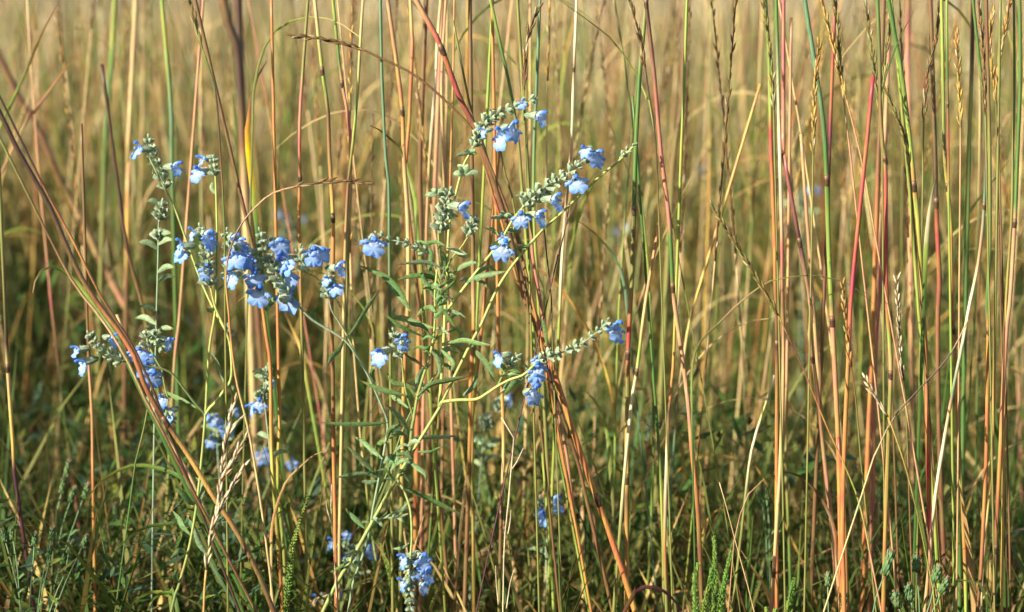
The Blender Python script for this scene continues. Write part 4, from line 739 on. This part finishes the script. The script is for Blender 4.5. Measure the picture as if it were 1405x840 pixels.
    # leaves
    for P, w, pl in [([(561,421),(545,395),(525,378),(492,364)],10,0.1),([(563,427),(551,410),(540,398),(527,385)],8,0.1),([(478,462),(490,445),(505,420),(521,397)],9,0.2),([(472,466),(465,480),(455,490),(449,502)],9,0.1),
        ([(611,371),(590,361),(570,360),(545,363)],10,0.7),([(602,381),(585,378),(565,379),(545,384)],9,0.0),([(622,375),(635,365),(650,360),(660,359)],9,0.3),([(640,388),(655,380),(675,376),(696,372)],10,0.2),([(649,379),(657,385),(664,388),(668,396)],8,0.2),
        ([(594,450),(575,445),(552,437),(530,435)],12,0.1),([(585,464),(565,455),(545,445),(524,427)],9,0.0),([(592,462),(580,448),(565,444),(550,437)],9,0.3),([(611,425),(622,428),(632,432),(640,437)],8,0.5),
        ([(612,472),(635,467),(655,471),(675,474)],9,0.1),([(646,472),(655,485),(668,500),(680,525)],11,0.2),([(570,545),(560,530),(540,525),(530,510)],9,0.1),([(572,545),(590,528),(615,522),(645,516)],10,0.2),([(655,512),(652,525),(645,535),(632,545)],9,0.4),
        ([(570,540),(575,515),(585,505),(592,499)],9,0.4),([(558,543),(535,538),(515,532),(494,522)],10,0.1),([(515,525),(510,515),(512,505),(514,507)],8,0.1),([(563,600),(553,578),(541,566),(528,554)],10,0.3),([(532,580),(505,582),(475,582),(440,580)],8,0.1),
        ([(563,601),(585,600),(605,600),(626,598)],9,0.6),([(572,620),(590,620),(602,615),(608,613)],8,0.1),([(517,655),(505,640),(490,625),(473,609)],10,0.3),([(525,630),(513,620),(500,608),(486,599)],9,0.2),([(517,655),(500,650),(480,652),(458,656)],9,0.3),([(530,606),(535,590),(545,584),(548,580)],9,0.1),
        ([(548,668),(575,678),(600,690),(633,706)],11,0.05),([(560,630),(570,640),(583,650),(585,662)],9,0.2),([(545,650),(560,640),(562,625),(554,612)],9,0.2),([(560,705),(550,708),(540,710),(529,711)],6,0.6),([(562,745),(552,752),(545,753),(537,753)],6,0.5),([(500,725),(490,715),(480,705),(474,697)],9,0.2),
        ([(520,660),(510,662),(500,661),(494,661)],8,0.6),([(750,475),(748,455),(745,440),(745,436)],8,0.1),([(700,345),(695,330),(692,322),(696,311)],9,0.2),([(681,372),(672,366),(662,370),(652,378)],7,0.4),([(611,445),(618,436),(628,430),(634,425)],7,0.2),
        ([(612,340),(628,345),(640,352),(626,350)],9,0.7),([(603,385),(612,370),(608,350),(600,340)],9,0.2),([(600,395),(605,410),(612,415),(600,420)],8,0.1),([(598,420),(608,400),(618,392),(628,380)],8,0.1),([(597,410),(590,395),(582,385),(580,370)],9,0.1),([(596,440),(605,425),(600,405),(606,390)],8,0.1),
        ([(605,480),(615,490),(622,500),(618,512)],9,0.1),([(590,480),(600,492),(603,510),(598,520)],8,0.4),([(583,505),(570,495),(560,490),(552,480)],7,0.1),([(560,560),(548,550),(540,545),(535,530)],8,0.2),([(440,447),(432,438),(430,428),(434,420)],8,0.2),([(398,406),(385,408),(375,412),(365,428)],10,0.3),([(404,405),(404,395),(400,388),(392,380)],9,0.5),
        ([(452,412),(460,405),(466,398),(462,388)],9,0.5),([(451,410),(444,400),(443,392),(436,388)],8,0.5),([(717,515),(705,512),(695,515),(690,506)],6,0.4),([(717,515),(725,508),(718,500),(712,505)],6,0.4),([(735,330),(722,338),(712,340),(700,352)],6,0.1),([(480,770),(470,776),(460,782),(452,786)],6,0.0),
        ([(572,330),(585,334),(598,332),(612,338)],9,0.1),([(600,380),(590,370),(592,350),(588,335)],9,0.1),([(607,365),(615,372),(622,380),(627,378)],8,0.1),([(597,470),(585,478),(575,476),(566,480)],8,0.1),([(510,725),(520,715),(528,708),(532,700)],7,0.2),([(532,650),(540,640),(546,628),(543,616)],8,0.3),([(560,690),(553,698),(546,702),(540,703)],7,0.5)]:
        sleaf(r, P, w * 0.8, random.uniform(-0.015, 0.012), random.uniform(-0.025, 0.025), pl)
    for k in range(58):                                 # the many small leaves crowding the nodes
        x, yy = random.choice([(611,425),(598,440),(592,465),(600,400),(606,375),(612,350),(570,545),(558,540),(546,655),(530,640),(518,655),(560,625),(606,500),(610,470),(565,600),(530,600),(505,725),(490,765),(560,710),(717,515),(690,510),(649,379),(683,335),(597,420)])
        x += random.uniform(-6, 6); yy += random.uniform(-14, 14); sd = random.choice([-1, 1]); L_ = random.uniform(10, 34); el = random.uniform(-0.9, 0.8)
        sleaf(r, [(x, yy), (x + sd * L_ * 0.45, yy - L_ * (0.25 + el * 0.3)), (x + sd * L_ * 0.95, yy - L_ * el * 0.8)], random.uniform(4, 7.5), random.uniform(-0.02, 0.02), random.uniform(-0.02, 0.02), random.choice([0, 0.1, 0.3, 0.6]))
central_sage()

def left_sage():
    r = empty("blue_sage", (at(225, 840, -0.02)[0] - 0.04, -0.02, 0), "slender blue sage on the left, branching low with scattered blue flower clusters", "wildflower", "flowering blue sage plants")
    y = -0.02
    stem(r, [(235,840),(245,805),(260,750),(270,692),(277,627),(282,567),(287,482),(296,420),(298,340),(297,280),(295,225)], 6, 2.8, y, -0.02, True)
    stem(r, [(281,570),(288,560),(295,553),(306,538),(316,523),(318,502),(315,470),(308,450),(300,432),(294,417),(288,387),(284,350)], 4.4, 2.8, y, -0.025, cols=('stem', 'stem'), name="side_stem")
    stem(r, [(281,568),(265,550),(250,530),(235,512),(217,505),(195,500),(175,497),(160,494)], 3.8, 2.4, y, -0.04, cols=('stemd', 'stemd'), name="side_stem")
    stem(r, [(308,450),(292,421),(275,383),(256,331),(238,282),(218,243),(203,212),(199,200)], 4, 2.4, y, 0.03, cols=('stem', 'stemd'), name="side_stem")
    stem(r, [(297,400),(312,385),(320,360),(325,335)], 3, 2, y, 0.01, name="side_stem")
    stem(r, [(222,507),(212,490),(205,475),(200,462)], 3, 2, -0.03, -0.03, name="side_stem")
    stem(r, [(222,506),(226,530),(230,548),(228,565)], 2.6, 2, -0.03, -0.03, name="side_stem")
    spike(r, [(170,496),(155,488),(142,480),(130,470),(122,458)], -0.04, 7, 15, 5, 0.6, 0.8)
    spike(r, [(205,480),(202,466),(205,455),(225,480)], -0.03, 5, 16, 5, 0.7, 0.85)
    spike(r, [(288,395),(284,370),(282,345),(279,325),(275,312)], -0.025, 7, 19, 5, 0.5, 0.85)
    spike(r, [(314,390),(316,365),(315,340),(312,318)], 0.02, 5, 18, 5, 0.8, 0.85)
    spike(r, [(296,245),(294,232),(293,217)], -0.02, 3, 14, 4, 0.4, 0.7)
    spike(r, [(228,262),(222,243),(215,222),(206,204),(204,190)], 0.035, 7, 17, 5, 0.9, 0.8)
    spike(r, [(229,560),(233,572),(238,578)], -0.03, 2, 15, 4, 0.9, 0.9)
    for f in [(190,208,'L',23),(242,232,'R',23),(278,222,'L',21),(272,240,'FL',24),(247,341,'L',23),(249,352,'FL',19),(283,372,'F',22),(286,326,'R',24),(264,323,'L',19),(290,336,'FR',18),(322,330,'R',20),(328,345,'B',28),(321,358,'F',26),(316,382,'FL',22),(331,335,'FR',22),
              (105,483,'L',20),(113,502,'L',25),(156,468,'R',20),(232,471,'R',20),(190,486,'F',24),(208,518,'FR',29),(200,505,'F',22),(208,492,'FR',16),(221,550,'F',19),(231,569,'FL',21)]:
        flower(r, *f, y=(-0.03 if f[1] > 300 else 0.0))
    for P, w, pl in [([(287,480),(296,495),(303,510),(308,530)],7,0.4),([(297,420),(290,426),(285,424),(283,422)],6,0.2),([(298,268),(292,262),(290,256),(293,248)],5,0.6),([(265,720),(270,735),(275,748),(288,765)],8,0.5),([(262,735),(250,722),(245,712),(236,700)],9,0.1),([(270,690),(262,690),(253,680),(240,668)],8,0.1),
        ([(316,523),(318,530),(321,535),(317,532)],5,0.5),([(270,560),(255,552),(240,545),(222,535)],8,0.1),([(247,800),(241,795),(240,788),(244,780)],7,0.1),([(272,692),(278,672),(276,662),(268,655)],8,0.3),([(256,760),(246,755),(240,762),(232,768)],7,0.2),([(314,470),(320,460),(312,448),(316,440)],6,0.5)]:
        sleaf(r, P, w * 1.1, -0.02, random.uniform(-0.02, 0.02), pl)
left_sage()

def small_sage(label, P, y, flowers, spikes, leaves=6, w=3.5):
    b = to_ground([P[-1], P[0]], y)[0]; r = empty("blue_sage", (b[0], y, 0), label, "wildflower", "flowering blue sage plants")
    stem(r, P, w, w * 0.6, y, None, True, ('grey', 'grey'))
    for s in spikes: spike(r, s, y, max(3, len(s)), 17, 5, 0.8, 0.85)
    for f in flowers: flower(r, *f, y=y - 0.02)
    for k in range(leaves):
        i = random.uniform(0, len(P) - 1.01); a, b_ = P[int(i)], P[int(i) + 1]; q = i % 1; x0, y0 = lerp(a[0], b_[0], q), lerp(a[1], b_[1], q); s = random.choice([-1, 1]); L_ = random.uniform(14, 30)
        sleaf(r, [(x0, y0), (x0 + s * L_ * 0.5, y0 - L_ * 0.35), (x0 + s * L_, y0 - L_ * 0.3)], 8, y, random.uniform(-0.03, 0.03), 0.6)
small_sage("grey-green budded sage stem without open flowers at the far left of the sage group", [(212,560),(214,462),(215,420),(217,350),(218,300),(222,275)], 0.1, [], [[(217,330),(218,318)],[(218,305),(222,290),(223,278)]], 12)
small_sage("out-of-focus small sage under the orange stalk, with pale blue flowers", [(372,640),(366,580),(362,530),(367,505)], 0.12, [(355,558,'F',22),(344,562,'L',18),(372,528,'R',12)], [[(362,545),(366,525),(368,503)],[(358,552),(360,540)]], 6)
small_sage("blurred sage low behind the golden seed head with several blue flowers", [(305,700),(300,640),(298,600),(300,575)], 0.3, [(296,577,'F',20),(311,590,'FR',20),(290,606,'F',17),(285,573,'L',14),(323,566,'R',12)], [[(298,610),(301,590)],], 6)
small_sage("small blurred sage with two blue flowers under the left sage", [(372,760),(370,700),(368,650),(365,615)], 0.45, [(364,625,'F',22),(401,637,'F',17)], [[(366,640),(364,615)]], 5)
small_sage("small blurred sage with one dim blue flower at low left", [(400,800),(397,740),(393,705)], 0.5, [(394,712,'F',18),(398,730,'L',14)], [[(396,735),(394,718)]], 5)
small_sage("sage with deep blue flowers behind the foot of the main stem", [(484,840),(482,800),(480,770),(478,745)], 0.25, [(455,747,'L',18),(470,768,'F',22),(508,757,'R',24),(476,735,'F',15),(490,770,'FR',15)], [[(482,790),(480,765),(478,745)]], 6)
small_sage("tiny blurred sage with blue flowers at the bottom edge", [(450,900),(450,860),(452,820)], 0.25, [(472,811,'F',18),(433,822,'L',18)], [[(450,840),(452,820)]], 4)
small_sage("sage with two stacked blue flowers standing low right of the main stem", [(752,840),(750,780),(748,735),(745,690)], 0.18, [(762,692,'R',26),(748,712,'FL',24),(741,705,'F',16)], [[(748,730),(745,705),(742,685)]], 8)
small_sage("soft grey-green sage with a small blue flower behind the central plant", [(660,640),(664,600),(668,570),(690,552)], 0.3, [(699,550,'R',17)], [[(664,590),(668,572)],[(680,565),(692,548)]], 8)
for lab, x, yy, dpt, n in [("far blurred sage with three violet-blue flowers, upper right of centre", 955, 229, 3.0, 3), ("far blurred sage with a dim blue flower low right of the tip spike", 850, 312, 1.6, 2), ("far blurred sage with blue specks behind the left flowers", 396, 300, 1.5, 3), ("far blurred sage with faint blue flower at right", 1100, 255, 1.2, 2)]:
    small_sage(lab, [(x, yy + 160), (x + 1, yy + 80), (x, yy + 10)], dpt, [(x + random.uniform(-22, 22), yy + random.uniform(-6, 8), random.choice(['F', 'FL', 'FR']), 10) for k in range(n)], [[(x, yy + 30), (x, yy + 8)]], 4)

# ------------------------------------------------------------------ low plants along the bottom
def bud_plant(label, stems, y, w=9, ln=22, col='leaf', cat='wild plant'):
    """upright stems that end in cylindrical closed flower heads"""
    p0 = to_ground([stems[0][-1], stems[0][0]], y)[0]; r = empty("budding_aster", (p0[0], y, 0), label, cat, "budding asters low in the grass")
    for P in stems:
        C = stem(r, P, 2.6, 1.8, y, None, True, ('stemd', 'mid'))
        T = C[-1] - C[-4]; T /= np.linalg.norm(T); s = sc(y); a = C[-1]; mb = MB()
        q = np.linspace(0, 1, 7); tube(mb, a + T * (q * ln * s)[:, None], np.array([0.3, 0.75, 0.95, 0.9, 0.82, 0.75, 0.6]) * w * s / 2, np.array([lerp(SG['leaf'], SG['mid'], i) for i in (0, .3, .5, .3, .6, .8, 1)]), 9)
        _, N, B = frames(np.array([a, a + T * 0.01]))
        for k in range(22):                             # overlapping scales of the head
            an = k * 2.4; h = (k / 22) * 0.85; o = N[0] * math.cos(an) + B[0] * math.sin(an); b0 = a + T * h * ln * s + o * w * s * 0.36
            spindle(mb, b0, b0 + T * ln * s * 0.28 + o * w * s * 0.12, w * s * 0.13, lerp(SG['leaf'], SG['under'], random.random() * 0.6), 4)
        mb.build("flower_head", M_HERB, r); mb = MB()
        for k in range(16):                             # dull tuft at the mouth
            an = random.uniform(0, 6.28); o = (N[0] * math.cos(an) + B[0] * math.sin(an)) * random.uniform(0, 0.4) * w * s; e = a + T * ln * s
            tube(mb, np.array([e + o * 0.8, e + o * 1.1 + T * random.uniform(2, 5) * s]), np.array([0.6, 0.2]) * s, lin((186, 160, 120)) * random.uniform(0.7, 1.2), 3, False)
        mb.build("tuft", M_SEED, r)
        for k in range(5):
            i = random.randint(len(C) // 2, len(C) - 3); sd = random.choice([-1, 1]); L_ = random.uniform(9, 26) * s; p = C[i]
            cc = np.array([p, p + np.array([sd * L_ * .5, random.uniform(-.3, .3) * L_, L_ * .45]), p + np.array([sd * L_, random.uniform(-.5, .5) * L_, L_ * .55])]); cc = spline(cc, 8)
            mb = MB(); ribbon(mb, cc, 4.5 * s * np.array([.4, .8, 1, 1, .9, .7, .4, .05]), SG['leaf'], (0, 0.6, 0.8), 0.25); mb.build("leaf", M_LEAF, r)
bud_plant("budding green aster in the shaded lower left corner with upright pale tips", [[(40,840),(45,780),(47,750)],[(55,830),(68,770),(70,742)],[(52,835),(60,785),(66,765)],[(30,840),(20,790),(8,745)],[(28,840),(24,780),(18,742)],[(70,835),(88,790),(94,760)],[(75,840),(104,770),(112,752)]], 0.05, 8, 18)
bud_plant("taller budding aster behind the corner plant at the left with slim heads", [[(70,800),(75,720),(84,678)],[(72,800),(85,725),(96,690)],[(76,800),(105,710),(114,685)],[(74,790),(80,700),(90,655)]], 0.16, 8, 22)
bud_plant("dim budding aster among leaves right of the corner asters", [[(170,840),(165,760),(160,712)],[(172,840),(180,760),(192,725)],[(166,840),(150,770),(145,745)]], 0.3, 8, 20)
bud_plant("single stout pale green bud leaning right at the lower right", [[(1196,850),(1204,815),(1213,790)]], -0.05, 12, 36)
bud_plant("blue-green budded plant at the lower right with stubby heads", [[(1262,850),(1260,810),(1258,785)],[(1275,850),(1285,830),(1290,815)],[(1255,855),(1253,840),(1250,826)],[(1268,855),(1276,830),(1282,800)],[(1240,860),(1236,845),(1233,835)]], -0.03, 13, 24)
bud_plant("small pale bud standing upright at the bottom, left of the stout bud", [[(1150,870),(1153,850),(1157,832)],[(1137,850),(1136,820),(1136,805)]], 0.0, 8, 18)
bud_plant("soft-focus pale buds low behind the stalks right of centre", [[(1052,760),(1050,720),(1045,690)],[(1056,760),(1055,715),(1052,686)]], 0.2, 8, 18)
def feathery(label, spikes, y):
    p0 = to_ground([spikes[0][-1], spikes[0][0]], y)[0]; r = empty("feathery_plant", (p0[0], y, 0), label, "wild plant", "feathery green spikes low in the grass")
    s = sc(y)
    for P in spikes:
        C = stem(r, P, 2.0, 1.0, y, None, True, ('leaf', 'stem')); top = [i for i in range(len(C)) if C[i][2] > at(*P[0], y)[2]]
        mb = MB(); Ls = np.linspace(top[0], len(C) - 1, 42)
        for k, q in enumerate(Ls):
            i = min(int(q), len(C) - 2); p = lerp(C[i], C[i + 1], q - i); T = C[i + 1] - C[i]; T /= np.linalg.norm(T); f = 1 - 0.55 * k / 42
            for m in range(5):
                a = m * 1.256 + k * 2.1 + random.uniform(-.3, .3); o = np.array([math.cos(a), math.sin(a), 0.0]); e = p + (o * 0.8 + T * 0.75) * 8 * s * f * random.uniform(0.7, 1.2)
                spindle(mb, p, e, 1.3 * s, lerp(SG['leaf'], lin((160, 196, 84)), random.random()), 3)
        mb.build("leaf_spray", M_HERB, r)
feathery("bright feathery green plant with three spikes at the bottom, right of centre", [[(985,850),(992,810),(997,785),(1003,758)],[(962,860),(968,825),(973,805),(976,782)],[(975,860),(980,800),(981,765),(980,738)],[(955,860),(955,820),(953,795),(958,775)]], -0.02)
feathery("small feathery green spike at the bottom between centre and right", [[(1080,860),(1084,825),(1087,810),(1090,795)],[(1055,870),(1052,850),(1052,835)],[(1070,870),(1066,850),(1064,838)]], 0.0)
feathery("tall narrow feathery spike left of the main sage stem foot", [[(392,850),(398,780),(403,745),(412,715),(423,682)]], 0.04)
feathery("shaded feathery spike leaning left under the hanging sage flowers", [[(545,860),(538,800),(530,770),(522,745)]], 0.15)
